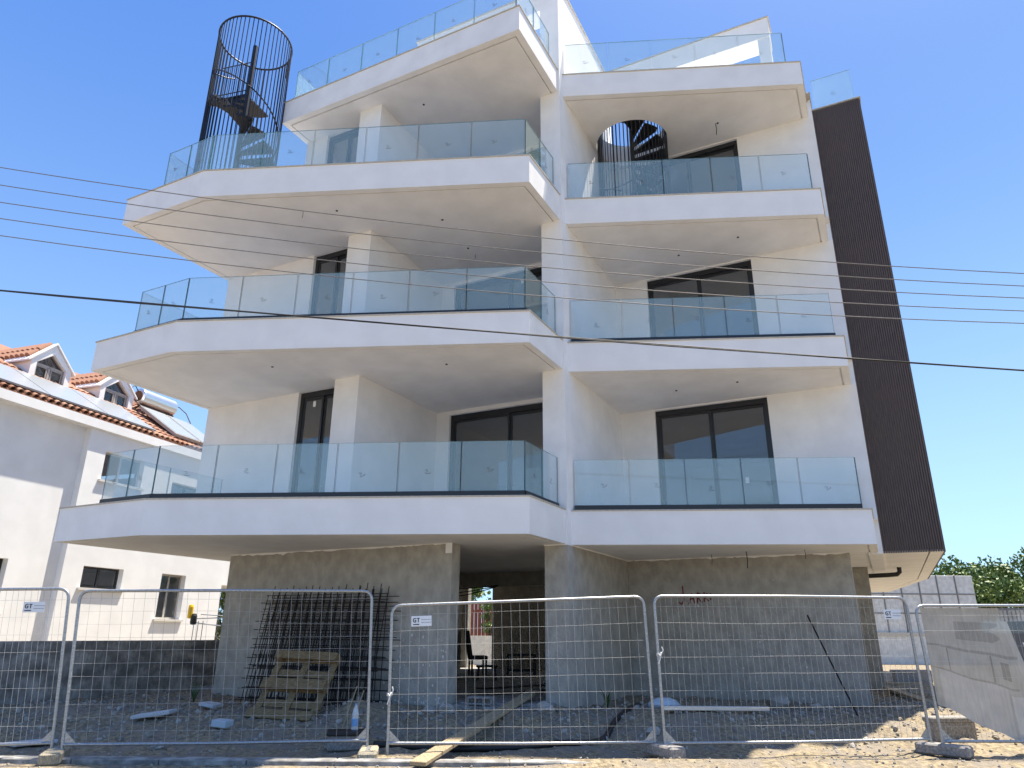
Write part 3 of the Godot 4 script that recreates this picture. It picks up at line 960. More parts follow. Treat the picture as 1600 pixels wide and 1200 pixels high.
		for q in [[s0 + 0.2, sm - 0.05], [sm + 0.05, s1 - 0.2]]:
			part("pane", MB.new().box(Vector3(q[0], yb + 0.14, zz - 0.02), Vector3(q[1], yt - 0.1, zz - 0.01)), M.house_glass, dm)
			var cs := MB.new()
			cs.bar(Vector3(q[0] + 0.02, yb + 0.15, zz + 0.01), Vector3(q[0] + 0.02, yt - 0.11, zz + 0.01), 0.03, 0.03, Vector3(0, 0, 1))
			cs.bar(Vector3(q[1] - 0.02, yb + 0.15, zz + 0.01), Vector3(q[1] - 0.02, yt - 0.11, zz + 0.01), 0.03, 0.03, Vector3(0, 0, 1))
			cs.bar(Vector3(q[0], yb + 0.15, zz + 0.01), Vector3(q[1], yb + 0.15, zz + 0.01), 0.03, 0.03, Vector3(0, 0, 1))
			cs.bar(Vector3(q[0], yt - 0.11, zz + 0.01), Vector3(q[1], yt - 0.11, zz + 0.01), 0.03, 0.03, Vector3(0, 0, 1))
			part("casement", cs, M.window_frame, dm)
		var tp := MB.new()
		tp.tri(Vector3(s0 + 0.2, yt - 0.03, zz - 0.01), Vector3(s1 - 0.2, yt - 0.03, zz - 0.01), Vector3(sm, ya - 0.31, zz - 0.01))
		tp.tri(Vector3(s1 - 0.2, yt - 0.03, zz - 0.02), Vector3(s0 + 0.2, yt - 0.03, zz - 0.02), Vector3(sm, ya - 0.31, zz - 0.02))
		part("gable_pane", tp, M.house_glass, dm)
		var dr := MB.new()
		for sd in [-1.0, 1.0]:
			var ex: float = sm + sd * ((s1 - s0) * 0.5 + 0.10)
			var ey := yt - 0.09
			var A := Vector3(sm, ya + 0.02, z + 0.05)
			var Bv := Vector3(ex, ey, z + 0.05)
			var Cv := Vector3(ex, ey, depth - 0.6)
			var Dv := Vector3(sm, ya + 0.02, depth - 0.6)
			var th := Vector3(0, 0.05, 0)
			if sd > 0:
				dr.quad(A + th, Bv + th, Cv + th, Dv + th)
				dr.quad(Bv, A, Dv, Cv)
			else:
				dr.quad(Bv + th, A + th, Dv + th, Cv + th)
				dr.quad(A, Bv, Cv, Dv)
			dr.quad(A if sd > 0 else Bv, Bv if sd > 0 else A, (Bv if sd > 0 else A) + th, (A if sd > 0 else Bv) + th)
			dr.quad(Bv, Cv, Cv + th, Bv + th)
		var drf := part("dormer_roof", dr, M.house_white, dm)
		var tl := MB.new()
		for sd in [-1.0, 1.0]:
			var run := (s1 - s0) * 0.5 + 0.10
			var ln := Vector2(run, ya + 0.02 - (yt - 0.09)).length()
			var dn := Vector3(sd * run, -(ya + 0.02 - (yt - 0.09)), 0).normalized()
			var up := Vector3(sd * (ya + 0.02 - (yt - 0.09)), run, 0).normalized()
			var zq := z - 0.22
			while zq > depth - 0.5:
				for rr in 2:
					var st := 0.02 + rr * 0.36
					var p0 := Vector3(sm, ya + 0.075, zq) + dn * st
					var p1 := p0 + dn * 0.42 + up * 0.02
					tl.tube([p0, p1], 0.072, 8, 0.086)
				zq -= 0.185
		var tlo := part("dormer_tiles", tl, M.tile_0, dm)
		tlo.set_meta("kind", "stuff")
	# solar panels on the lower roof
	for q in 4:
		var p := MB.new()
		var s0 := -2.2 + q * 1.68
		var c: Vector3 = (on.call(s0, 0.95, 0.15) + on.call(s0 + 1.64, 0.95, 0.15)) * 0.5
		var bs := Basis(Vector3.RIGHT, deg_to_rad(29.5))
		p.obox(c, Vector3(1.65, 0.045, 1.75), bs)
		var wp: Vector3 = h.transform * c
		var o := thing("solar_collector", ["grey roof panel at the far left edge, under the first dormer's left side", "grey flat panel on tiled roof below the left dormer", "grey flat panel on tiled roof between the two dormers", "grey flat panel nearest the water heater on the tiled roof"][q], "solar panel", wp, "grey panels on the roof", h.rotation.y, true)
		org[o] = c
		part("panel_face", p, M.solar_blue, o)
		var fr := MB.new()
		for sd in [-1.0, 1.0]:
			fr.obox(c + bs * Vector3(0, -0.06, sd * 0.6), Vector3(1.6, 0.08, 0.04), bs)
		part("mounting_rail", fr, M.aluminium, o)
	# water heater
	var hc: Vector3 = on.call(6.3, 2.4, 0.0)
	var wh := thing("solar_water_heater", "silver cylindrical water tank with two tilted collectors on the tiled roof", "water heater", h.transform * hc, "", h.rotation.y, true)
	org[wh] = hc
	var tc: Vector3 = on.call(6.35, 2.55, 0.55)
	part("tank", MB.new().lathe(tc + Vector3(-0.72, 0, 0), [Vector2(0.001, 0.0), Vector2(0.20, 0.0), Vector2(0.26, 0.03), Vector2(0.27, 0.06), Vector2(0.27, 1.38), Vector2(0.26, 1.41), Vector2(0.20, 1.44), Vector2(0.001, 1.44)], 24, Basis(Vector3(0, 0, 1), -PI / 2)), M.steel_tank, wh)
	part("tank_end", MB.new().lathe(tc + Vector3(-0.735, 0, 0), [Vector2(0.001, 0.0), Vector2(0.17, 0.0), Vector2(0.175, 0.02)], 18, Basis(Vector3(0, 0, 1), -PI / 2)), M.rusty, wh)
	var cr := MB.new()
	for sd in [-0.5, 0.5]:
		cr.bar(tc + Vector3(sd, -0.25, 0.12), on.call(6.35 + sd, 2.3, 0.0), 0.05, 0.05)
		cr.bar(tc + Vector3(sd, -0.25, -0.12), on.call(6.35 + sd, 3.0, 0.0), 0.05, 0.05)
	cr.bar(tc + Vector3(-0.7, -0.28, 0.1), tc + Vector3(0.7, -0.28, 0.1), 0.05, 0.05)
	part("cradle", cr, M.rusty, wh)
	for q in 2:
		var bs := Basis(Vector3.RIGHT, deg_to_rad(33.0))
		var c: Vector3 = on.call(5.95 + q * 1.08, 1.25, 0.24)
		var cp := part("collector", MB.new().obox(c, Vector3(1.02, 0.09, 1.9), bs), M.window_frame, wh)
		part("collector_glass", MB.new().obox(c + bs.y * 0.05, Vector3(0.95, 0.012, 1.82), bs), M.solar_blue, cp)
	for pth in [[Vector3(-0.75, 0.15, 0), Vector3(-0.95, 0.28, 0.05), Vector3(-1.1, 0.15, 0.1), Vector3(-1.15, -0.3, 0.2)], [Vector3(-0.75, -0.1, 0.05), Vector3(-0.95, -0.02, 0.1), Vector3(-1.0, -0.25, 0.2), Vector3(-0.9, -0.4, 0.35)], [Vector3(0.74, 0.1, 0), Vector3(0.95, 0.12, 0.05), Vector3(1.05, -0.1, 0.3), Vector3(1.1, -0.45, 0.5)]]:
		var cv := Curve3D.new()
		for p in pth: cv.add_point(tc + p, Vector3(-0.08, 0.05, 0), Vector3(0.08, -0.05, 0))
		var pts := []
		for p in pth: pts.append(tc + p)
		part("pipe", MB.new().tube(pts, 0.016, 6), M.cable_black, wh)

func make_boundary() -> void:
	var a := Vector3(-7.4, 0, -10.6)
	var b := Vector3(-4.3, 0, -19.6)
	a = Vector3(-9.0, 0, -11.6)
	b = Vector3(-4.7, 0, -18.95)
	var w := MB.new().bar(a + Vector3(0, 0.55, 0), b + Vector3(0, 0.55, 0), 0.2, 1.4)
	var o := single("boundary_wall", w, M.wall_concrete, "low dark grey concrete boundary wall in front of the white house", "wall", a.lerp(b, 0.5))
	o.set_meta("label", "low dark grey concrete boundary wall in front of the white house")

# ---------- site fence ----------
func fence_panel(bl: Vector3, tl: Vector3, br: Vector3, tr: Vector3, label: String, plate: float, seed_: int) -> void:
	var t := thing("site_fence", label, "fence", bl.lerp(br, 0.5), "mesh site fence panels")
	var r := 0.019
	var rng2 := RandomNumberGenerator.new()
	rng2.seed = seed_
	var G: Material = M.galvanised
	var up_l := (tl - bl).normalized()
	var up_r := (tr - br).normalized()
	var al := (tr - tl).normalized()
	var c := 0.13
	var pts := [bl, bl.lerp(tl, 0.5), tl - up_l * c]
	for q in 5:
		var f := (q + 1) / 6.0
		var p0 := (tl - up_l * c).lerp(tl, f)
		var p1 := tl.lerp(tl + al * c, f)
		pts.append(p0.lerp(p1, f))
	pts.append(tl + al * c)
	var midp := tl.lerp(tr, 0.5) + Vector3(0, rng2.randf_range(-0.012, 0.012), rng2.randf_range(-0.02, 0.02))
	pts.append(midp)
	pts.append(tr - al * c)
	for q in 5:
		var f := (q + 1) / 6.0
		var p0 := (tr - al * c).lerp(tr, f)
		var p1 := tr.lerp(tr - up_r * c, f)
		pts.append(p0.lerp(p1, f))
	pts.append_array([tr - up_r * c, br.lerp(tr, 0.5), br])
	part("frame", MB.new().tube(pts, r, 10), G, t)
	var b0 := bl + up_l * 0.13
	var b1 := br + up_r * 0.13
	part("bottom_rail", MB.new().tube([b0, b0.lerp(b1, 0.5) + Vector3(0, -0.01, 0), b1], r * 0.95, 10), G, t)
	for e in [[b0, al, up_l], [b1, -al, up_r]]:
		var gz: Vector3 = e[1].cross(e[2]).normalized() * 0.003
		var A: Vector3 = e[0]
		var gm := MB.new()
		gm.tri(A + gz, A + e[1] * 0.16 + gz, A + e[2] * 0.16 + gz)
		gm.tri(A - gz, A + e[2] * 0.16 - gz, A + e[1] * 0.16 - gz)
		part("corner_gusset", gm, G, t)
	var at := func(u: float, v: float) -> Vector3:
		var lo := b0.lerp(b1, u)
		var hi := tl.lerp(tr, u)
		return lo.lerp(hi, v)
	var nv := 44 if seed_ in [1, 4, 5] else 27
	for k in nv:
		var u := (k + 1.0) / (nv + 1)
		var p := []
		for q in 4: p.append((at.call(u + rng2.randf_range(-0.0012, 0.0012), q / 3.0) as Vector3) + Vector3(0, 0, rng2.randf_range(-0.006, 0.006)))
		part("vertical_wire", MB.new().tube(p, 0.0017, 5), M.wire_steel, t)
	var nh := 11 if seed_ == 2 else 8
	for k in nh:
		var v := (k + 0.9) / (nh + 0.55)
		var p := []
		for q in 8: p.append((at.call(q / 7.0, v + rng2.randf_range(-0.004, 0.004)) as Vector3) + Vector3(0, 0, 0.006 + rng2.randf_range(-0.004, 0.004)))
		part("horizontal_wire", MB.new().tube(p, 0.0014, 5), M.wire_steel, t)
	if plate >= 0.0:
		var pc: Vector3 = at.call(plate, 0.875)
		var z := al.cross(Vector3.UP).normalized()
		if z.z < 0: z = -z
		var bs := Basis(al, z.cross(al).normalized(), z)
		pc += z * 0.022
		var pm := part("name_plate", MB.new().bevel_box(pc, Vector3(0.255, 0.125, 0.006), bs, 0.002), M.fence_plate, t)
		var tm := TextMesh.new()
		var sf := SystemFont.new()
		sf.font_names = PackedStringArray(["Droid Sans"])
		sf.font_weight = 800
		tm.font = sf
		tm.text = "GT"
		tm.font_size = 48
		tm.pixel_size = 0.0015
		tm.depth = 0.002
		tm.material = M.logo_navy
		var lo := MeshInstance3D.new()
		lo.name = "lettering"
		lo.mesh = tm
		pm.add_child(lo, true)
		lo.transform = Transform3D(bs, pc - (org[pm] as Vector3) + bs.x * -0.066 + bs.y * 0.010 + z * 0.005)
		var ln := MB.new()
		ln.obox(pc + bs.x * -0.066 - bs.y * 0.040 + z * 0.004, Vector3(0.078, 0.012, 0.002), bs)
		part("logo_bar", ln, M.logo_navy, pm)
		var l2 := MB.new()
		for row in 2:
			var x := 0.0
			while x < 0.115:
				var w := rng2.randf_range(0.006, 0.02)
				l2.obox(pc + bs.x * (0.0 + x + w * 0.5) + bs.y * (0.016 - row * 0.034) + z * 0.004, Vector3(w, 0.009, 0.002), bs)
				x += w + 0.005
		part("small_print", l2, M.print_grey, pm)

func fence_foot(at: Vector3, turn: float, label: String, m: Material) -> void:
	var t := thing("concrete_ballast", label, "ballast block", at, "blocks under the fence posts", turn, true)
	var s := Vector3(0.22, 0.13, 0.62)
	var c := part("block", MB.new().bevel_box(Vector3(0, s.y * 0.5, 0), s, Basis(), 0.02), m, t)
	for k in 3:
		part("socket", MB.new().lathe(Vector3(0, s.y + 0.001, -0.12 + k * 0.12), [Vector2(0.034, 0.0), Vector2(0.030, 0.006), Vector2(0.024, -0.01), Vector2(0.001, -0.012)], 12), M.wall_concrete, c)

func make_fence() -> void:
	var z := Vector3(0, 0, 0)
	fence_panel(Vector3(-8.75, 0.0, -9.05), Vector3(-8.9, 1.87, -9.0), Vector3(-5.38, 0.05, -9.31), Vector3(-5.56, 1.93, -9.31), "leftmost mesh site fence panel, cut off by the picture's left edge", 0.885, 1)
	fence_panel(Vector3(-5.19, 0.05, -9.19), Vector3(-5.35, 1.90, -9.19), Vector3(-1.75, 0.05, -9.72), Vector3(-1.82, 1.95, -9.72), "mesh site fence panel without a name plate, in front of pallet and rebar mats", -1.0, 2)
	fence_panel(Vector3(-1.46, 0.05, -9.49), Vector3(-1.51, 1.76, -9.49), Vector3(1.81, 0.05, -9.74), Vector3(1.75, 1.91, -9.74), "mesh site fence panel standing in front of the dark doorway", 0.115, 3)
	fence_panel(Vector3(1.91, 0.05, -9.65), Vector3(1.87, 1.91, -9.65), Vector3(5.48, 0.05, -10.22), Vector3(5.46, 1.94, -10.22), "mesh site fence panel in front of the wall with red letters", 0.93, 4)
	fence_panel(Vector3(5.52, 0.05, -10.01), Vector3(5.46, 1.83, -10.01), Vector3(8.95, 0.05, -10.3), Vector3(8.95, 1.86, -10.3), "rightmost mesh site fence panel, hung with a grey printed banner", -1.0, 5)
	fence_foot(Vector3(-5.27, 0.0, -9.2), 0.35, "pale weathered concrete fence foot at the bottom left", M.pale_block)
	fence_foot(Vector3(1.88, 0.04, -9.66), 0.45, "grey concrete fence foot between doorway panel and red-letter panel", M.block_concrete)
	fence_foot(Vector3(5.52, 0.02, -10.02), 0.75, "grey concrete fence foot at the right, below the banner", M.block_concrete)
	fence_foot(Vector3(-1.70, -0.02, -9.55), 0.12, "pale fence foot between the pallet panel and the doorway panel", M.pale_block)
	# grey knotted tie on the doorway panel's post, and one on its right-hand neighbour
	for e in [[Vector3(-1.475, 0.72, -9.49), "pale rag tied round the left post of the doorway panel"], [Vector3(1.90, 1.2, -9.65), "pale wire tie round the left post of the red-letter panel"]]:
		var tb := MB.new()
		var ring := []
		for k in 13: ring.append((e[0] as Vector3) + Vector3(cos(TAU * k / 12) * 0.027, 0.02 * sin(k * 1.7), sin(TAU * k / 12) * 0.027))
		tb.tube(ring, 0.009, 6)
		tb.tube([(e[0] as Vector3) + Vector3(0.02, 0, 0.025), (e[0] as Vector3) + Vector3(0.045, 0.05, 0.03), (e[0] as Vector3) + Vector3(0.03, 0.09, 0.028)], 0.007, 6)
		tb.tube([(e[0] as Vector3) + Vector3(0.02, 0, 0.025), (e[0] as Vector3) + Vector3(0.0, -0.06, 0.035), (e[0] as Vector3) + Vector3(-0.02, -0.11, 0.03)], 0.006, 6)
		single("fence_tie", tb, M.paper, e[1], "tie", e[0])
	# banner print: a street picture in greys, with a strip of dark asphalt and white dashes at its right
	var W_ := 512
	var H_ := 256
	var im := Image.create(W_, H_, false, Image.FORMAT_RGBA8)
	var fn := FastNoiseLite.new()
	fn.seed = 9
	fn.frequency = 0.02
	fn.fractal_octaves = 4
	for y in H_:
		for x in W_:
			var u := float(x) / W_
			var v := float(y) / H_
			var k := 0.69 + 0.05 * fn.get_noise_2d(x, y) + 0.04 * fn.get_noise_2d(x * 6.0, y * 0.8)
			var c := Color(k * 1.0, k * 0.97, k * 0.91)
			if v > 0.36 and v < 0.385 and u < 0.38: c = c.darkened(0.14)
			if v > 0.60 and v < 0.615 and u < 0.36: c = c.darkened(0.12)
			if v > 0.12 and v < 0.28 and u > 0.13 and u < 0.30 + 0.02 * sin(v * 60.0): c = c.darkened(0.14)
			if v > 0.39 and v < 0.60 and (absf(u - 0.26) < 0.004 or absf(u - 0.08) < 0.003): c = c.darkened(0.2)
			if v > 0.62 and u > 0.03 and u < 0.31: c = c.lightened(0.16)
			if v > 0.42 and v < 0.55 and u > 0.30 and u < 0.335: c = c.darkened(0.18)
			if v > 0.66 and u > 0.32 and u < 0.385 + 0.03 * v: c = c.lightened(0.22)
			var edge := 0.355 + 0.12 * v
			if u > edge and v > 0.10:
				c = Color(0.36, 0.36, 0.365) * (1.0 + 0.10 * fn.get_noise_2d(x * 3.0, y * 3.0))
				var t := (u - edge)
				if (absf(v - 0.26 - t * 0.5) < 0.018 and t > 0.03) or (absf(v - 0.54 - t * 0.4) < 0.02 and t > 0.02): c = Color(0.85, 0.85, 0.84)
			elif u > edge - 0.03 and v > 0.10: c = c.lightened(0.12)
			if v < 0.10 and u > 0.34 and (int(u * 160.0) % 3 == 0 or v < 0.015): c = Color(0.48, 0.48, 0.52)
			c.a = 1.0
			im.set_pixel(x, y, c)
	var bm := StandardMaterial3D.new()
	bm.resource_name = "banner_print"
	bm.albedo_texture = ImageTexture.create_from_image(im)
	bm.albedo_color = Color(1.0, 1.0, 1.0, 0.94)
	bm.transparency = BaseMaterial3D.TRANSPARENCY_ALPHA
	bm.roughness = 0.6
	bm.metallic_specular = 0.1
	var mb := MB.new()
	var nx := 24
	var ny := 10
	var f := func(i: int, j: int) -> Vector3:
		var u := float(i) / nx
		var v := float(j) / ny
		var top := Vector3(lerpf(5.56, 8.85, u), lerpf(1.80, 1.83, u), lerpf(-10.05, -10.34, u))
		var bot := Vector3(lerpf(5.58, 8.85, u), lerpf(0.60, 0.12, minf(1.0, u * 3.0)) + 0.02 * sin(u * 30.0), lerpf(-10.05, -10.34, u))
		return top.lerp(bot, v) + Vector3(0, 0, -0.025 - 0.015 * sin(u * 19.0 + v * 2.0) * v)
	for side in [0.0, -0.004]:
		for i in nx:
			for j in ny:
				var o := Vector3(0, 0, side)
				var q := [f.call(i, j + 1) + o, f.call(i + 1, j + 1) + o, f.call(i + 1, j) + o, f.call(i, j) + o]
				var t := [Vector2(float(i) / nx, float(j + 1) / ny), Vector2(float(i + 1) / nx, float(j + 1) / ny), Vector2(float(i + 1) / nx, float(j) / ny), Vector2(float(i) / nx, float(j) / ny)]
				if side < 0.0:
					q.reverse()
					t.reverse()
				mb.quad(q[0], q[1], q[2], q[3])
				mb.uv.append_array(PackedVector2Array([t[0], t[2], t[1], t[0], t[3], t[2]]))
		if side == 0.0: break
	single("printed_banner", mb, bm, "translucent grey printed banner tied to the rightmost fence panel", "banner", Vector3(7.2, 1.0, -10.2))

# ---------- things on the ground ----------
func lay(called: String, a: Vector2, b: Vector2, w: float, h: float, m: Material, label: String, cat: String, lift := 0.0, la := 0.0, lb := 0.0) -> void:
	var A := Vector3(a.x, ground(a.x, a.y) + h * 0.5 + lift + la, a.y)
	var Bq := Vector3(b.x, ground(b.x, b.y) + h * 0.5 + lift + lb, b.y)
	var z := (Bq - A).normalized()
	var x := Vector3.UP.cross(z).normalized()
	single(called, MB.new().bevel_box((A + Bq) * 0.5, Vector3(w, h, A.distance_to(Bq)), Basis(x, z.cross(x), z), minf(0.006, h * 0.2)), m, label, cat, (A + Bq) * 0.5)

func make_site() -> void:
	# steel reinforcement mats leaning on the left wall
	var lab := ["steel rebar mat foremost in the stack leaning on the bare wall", "steel rebar mat second from the front in the leaning stack", "middle steel rebar mat of the five in the leaning stack", "steel rebar mat second closest to the bare wall in the leaning stack", "steel rebar mat closest to the bare wall in the leaning stack"]
	for i in 5:
		var bl := Vector2(-9.86 - 0.03 * i, 9.36 + 0.10 * i)
		var br := Vector2(-7.72 + 0.05 * i, 10.02 + 0.09 * i)
		var tl := Vector2(-10.52 + 0.10 * (i % 3), 10.37 + 0.035 * i)
		var tr := Vector2(-7.80 + 0.07 * ((i * 2) % 5), 10.37 + 0.035 * i)
		var hi := 2.02 + 0.05 * ((i * 3) % 4)
		var mb0 := bl.lerp(br, 0.5)
		var base := world_of(mb0.x, 0.3, mb0.y)
		var t := thing("rebar_mat", lab[i], "rebar mat", base, "rebar mats leaning on the wall")
		var pos := func(f: float, v: float) -> Vector3:
			var q := bl.lerp(br, f).lerp(tl.lerp(tr, f), v)
			var p := world_of(q.x, 0.0, q.y)
			return Vector3(p.x, lerpf(0.28, hi, v), p.z)
		var nv := 17
		for k in nv:
			var f := float(k) / (nv - 1) * 0.9 + 0.04 + rng.randf_range(-0.004, 0.004)
			part("vertical_bar", MB.new().tube([pos.call(f, -0.02), pos.call(f, 1.0 + rng.randf_range(0.0, 0.05))], 0.0075, 6), M.rebar, t)
		for k in 11:
			var v := 0.05 + k * 0.09 + rng.randf_range(-0.006, 0.006)
			part("horizontal_bar", MB.new().tube([pos.call(-rng.randf_range(0.0, 0.02), v), pos.call(1.0 + rng.randf_range(0.0, 0.06), v)], 0.0075, 6), M.rebar, t)
	# pallet leaning on the mats
	var p0 := Vector3(-3.98, 0, -11.72)
	var p1 := Vector3(-2.92, 0, -11.42)
	p0.y = 0.22
	p1.y = 0.20
	var x := (p1 - p0).normalized()
	var back := Vector3(x.z, 0, -x.x).normalized()
	var upv := (Vector3.UP * 0.80 + back * 0.62).normalized()
	var nrm := x.cross(upv).normalized()
	var bs := Basis(x, upv, nrm)
	var pc := (p0 + p1) * 0.5
	var pl := thing("pallet", "worn brown wooden pallet leaning against the rebar mats", "pallet", pc)
	var wd := p0.distance_to(p1)
	for k in 3:
		var xx := -wd * 0.5 + 0.06 + k * (wd - 0.12) * 0.5
		for q in 3:
			part("block", MB.new().obox(pc + bs * Vector3(xx, 0.07 + q * 0.51, -0.045), Vector3(0.11, 0.14, 0.085), bs), M.pallet_wood, pl)
		part("stringer_board", MB.new().obox(pc + bs * Vector3(xx, 0.58, -0.10), Vector3(0.11, 1.16, 0.02), bs), M.pallet_wood, pl)
	for k in 3:
		part("bottom_board", MB.new().obox(pc + bs * Vector3(rng.randf_range(-0.01, 0.01), 0.07 + k * 0.51, 0.01), Vector3(wd, 0.14 if k != 1 else 0.17, 0.022), Basis(bs.z, rng.randf_range(-0.012, 0.012)) * bs), M.pallet_wood, pl)
	for k in 5:
		part("deck_board", MB.new().obox(pc + bs * Vector3(0, 0.06 + k * 0.26, -0.122), Vector3(wd, 0.12, 0.02), Basis(bs.z, rng.randf_range(-0.012, 0.012)) * bs), M.pallet_wood, pl)
	# boards and scraps
	lay("foam_sheet", Vector2(-5.48, -11.42), Vector2(-4.95, -11.46), 0.34, 0.05, M.foam_board, "pale grey foam sheet lying flat left of the pallet, largest of three", "foam sheet", 0.03)
	lay("foam_sheet", Vector2(-4.12, -10.95), Vector2(-3.90, -10.9), 0.20, 0.09, M.blue_plastic, "small pale blue foam piece lying in front of the pallet", "foam sheet", 0.02)
	lay("foam_sheet", Vector2(-4.86, -12.32), Vector2(-4.60, -12.25), 0.26, 0.05, M.foam_board, "pale foam sheet at the foot of the bare wall, beside the rebar mats", "foam sheet", 0.03)
	lay("foam_sheet", Vector2(-6.35, -10.35), Vector2(-6.05, -10.1), 0.5, 0.04, M.foam_board, "grey board lying at the picture's left edge behind the fence", "board", 0.03)
	lay("timber_plank", Vector2(-1.02, -8.85), Vector2(0.40, -13.0), 0.20, 0.045, M.plank_wood, "long pale timber plank running from the doorway to under the fence", "plank", 0.02, 0.02, 0.16)
	lay("timber_plank", Vector2(7.95, -16.2), Vector2(7.3, -10.9), 0.20, 0.05, M.plank_wood, "long sunlit timber plank on the sandy ground at the right", "plank", 0.02)
	lay("metal_profile", Vector2(2.26, -11.45), Vector2(3.95, -11.85), 0.09, 0.06, M.aluminium, "pale metal profile lying on the spoil below the red letters", "metal profile", 0.04)
	lay("timber_plank", Vector2(9.1, -18.5), Vector2(9.9, -18.6), 0.15, 0.05, M.plank_wood, "short timber offcut on sunlit sand near the precast panels", "plank", 0.02)
	# sack
	var sk := MB.new()
	sk.lathe(Vector3(2.40, ground(2.40, -12.1) - 0.02, -12.1), [Vector2(0.19, 0.0), Vector2(0.21, 0.05), Vector2(0.16, 0.11), Vector2(0.08, 0.145), Vector2(0.001, 0.15)], 9, Basis(Vector3(1.2, 0, 0.2), Vector3(0.1, 1, 0), Vector3(-0.1, 0, 0.8)))
	single("plastic_sack", sk, M.blue_plastic, "crumpled pale blue sack on the spoil heap right of the fin wall", "sack", Vector3(2.40, ground(2.40, -12.1), -12.1))
	# bottle on a tub
	var tb := Vector3(-2.07, ground(-2.07, -10.1), -10.1)
	var tub := thing("mortar_tub", "grey rectangular tub with dark rim, behind the fence beside the post", "tub", tb, "", 0.2, true)
	part("tub_body", MB.new().bevel_box(Vector3(0, 0.09, 0), Vector3(0.50, 0.18, 0.32), Basis(), 0.02), M.block_concrete, tub)
	part("tub_rim", MB.new().bevel_box(Vector3(0, 0.20, 0), Vector3(0.54, 0.045, 0.36), Basis(), 0.012), M.black_pipe, tub)
	var bt := tb + Vector3(0.07, 0.222, -0.02)
	var bo := thing("water_bottle", "clear plastic water bottle with blue label standing on the tub", "bottle", bt, "", 0.0, true)
	part("bottle_body", MB.new().lathe(Vector3.ZERO, [Vector2(0.001, 0), Vector2(0.036, 0.0), Vector2(0.042, 0.01), Vector2(0.042, 0.20), Vector2(0.030, 0.25), Vector2(0.015, 0.285), Vector2(0.014, 0.30)], 16), M.bottle_plastic, bo)
	part("label_band", MB.new().lathe(Vector3(0, 0.05, 0), [Vector2(0.0428, 0), Vector2(0.0432, 0.002), Vector2(0.0432, 0.085), Vector2(0.0428, 0.087)], 16), M.bottle_label, bo)
	part("cap", MB.new().lathe(Vector3(0, 0.298, 0), [Vector2(0.017, 0), Vector2(0.017, 0.018), Vector2(0.001, 0.019)], 12), M.bottle_label, bo)
	# two thin stakes
	for e in [[Vector2(-2.35, -10.9), Vector3(0.16, 0.62, -0.15), "thin pale stake leaning behind the fence, left of two"], [Vector2(-2.22, -10.85), Vector3(0.15, 0.58, -0.1), "thin pale stake leaning behind the fence, right of two"]]:
		var q: Vector2 = e[0]
		var g := Vector3(q.x, ground(q.x, q.y) - 0.02, q.y)
		single("stake", MB.new().tube([g, g + e[1]], 0.012, 6, 0.008), M.plank_wood, e[2], "stake", g, "thin stakes by the pallet")
	# black drain hose along the ground
	var pts := []
	for q in [Vector2(-1.75, -10.15), Vector2(-1.2, -10.2), Vector2(-0.6, -10.2), Vector2(0.1, -10.25), Vector2(0.7, -10.35), Vector2(1.1, -10.6), Vector2(1.35, -11.0), Vector2(1.55, -11.5), Vector2(1.85, -12.2), Vector2(2.2, -13.2)]:
		pts.append(Vector3(q.x, ground(q.x, q.y) + 0.03, q.y))
	var cv := Curve3D.new()
	for i in pts.size():
		var tg: Vector3 = (pts[mini(i + 1, pts.size() - 1)] - pts[maxi(i - 1, 0)]) / 6.0
		cv.add_point(pts[i], -tg, tg)
	var sm := []
	for i in 60: sm.append(cv.sample_baked(cv.get_baked_length() * i / 59.0))
	single("drain_hose", MB.new().tube(sm, 0.042, 10), M.black_pipe, "thick black hose lying on the ground from the recess to the fence", "hose", pts[0])
	# hollow block in the doorway
	var hb := Vector3(-0.45, 0.37, -12.35)
	hb.y = maxf(ground(-0.45, -12.2), 0.30)
	hb.z = -12.2
	var blk := thing("hollow_block", "pale hollow building block lying in the doorway", "block", hb, "", -0.25, true)
	var fr := MB.new()
	fr.box(Vector3(-0.20, 0, -0.10), Vector3(0.20, 0.19, 0.02))
	for yy in [0.0, 0.078, 0.166]: fr.box(Vector3(-0.20, yy, 0.02), Vector3(0.20, yy + 0.024, 0.10))
	for xx in [-0.20, -0.0775, 0.0525, 0.175]: fr.box(Vector3(xx, 0.024, 0.0201), Vector3(xx + 0.025, 0.166, 0.0985))
	part("block_body", fr, M.block_concrete, blk)
	# concrete kerb units in the sun on the right
	for e in [[Vector3(6.12, 0, -10.85), 0.12, "grey concrete kerb unit lying below the banner, nearer of two", 0.62], [Vector3(10.3, 0, -19.6), 0.1, "dark concrete kerb unit on the sand near the precast panels, farther of two", 1.0]]:
		var c: Vector3 = e[0]
		c.y = ground(c.x, c.z) - 0.03
		var kb := thing("kerb_unit", e[2], "kerb unit", c, "loose concrete kerb units", e[1], true)
		var prof := PackedVector2Array([Vector2(-e[3] * 0.5, -0.09), Vector2(e[3] * 0.5, -0.09), Vector2(e[3] * 0.5, 0.09), Vector2(-e[3] * 0.5, 0.09)])
		part("kerb_body", MB.new().prism(prof, 0.0, 0.24), M.block_concrete, kb)
		part("kerb_lip", MB.new().bevel_box(Vector3(0, 0.275, -0.02), Vector3(e[3] + 0.015, 0.075, 0.23), Basis(), 0.015), M.block_concrete, kb)
	# dark rod leaning on the right wall, red marker cord
	var r0 := Vector3(5.35, ground(5.35, -11.95), -11.95)
	var r1 := world_of(-1.35, 1.78, 14.68)
	single("steel_rod", MB.new().tube([r0, r1], 0.014, 7), M.rebar, "dark steel rod leaning on the bare wall's right end", "rod", r0)
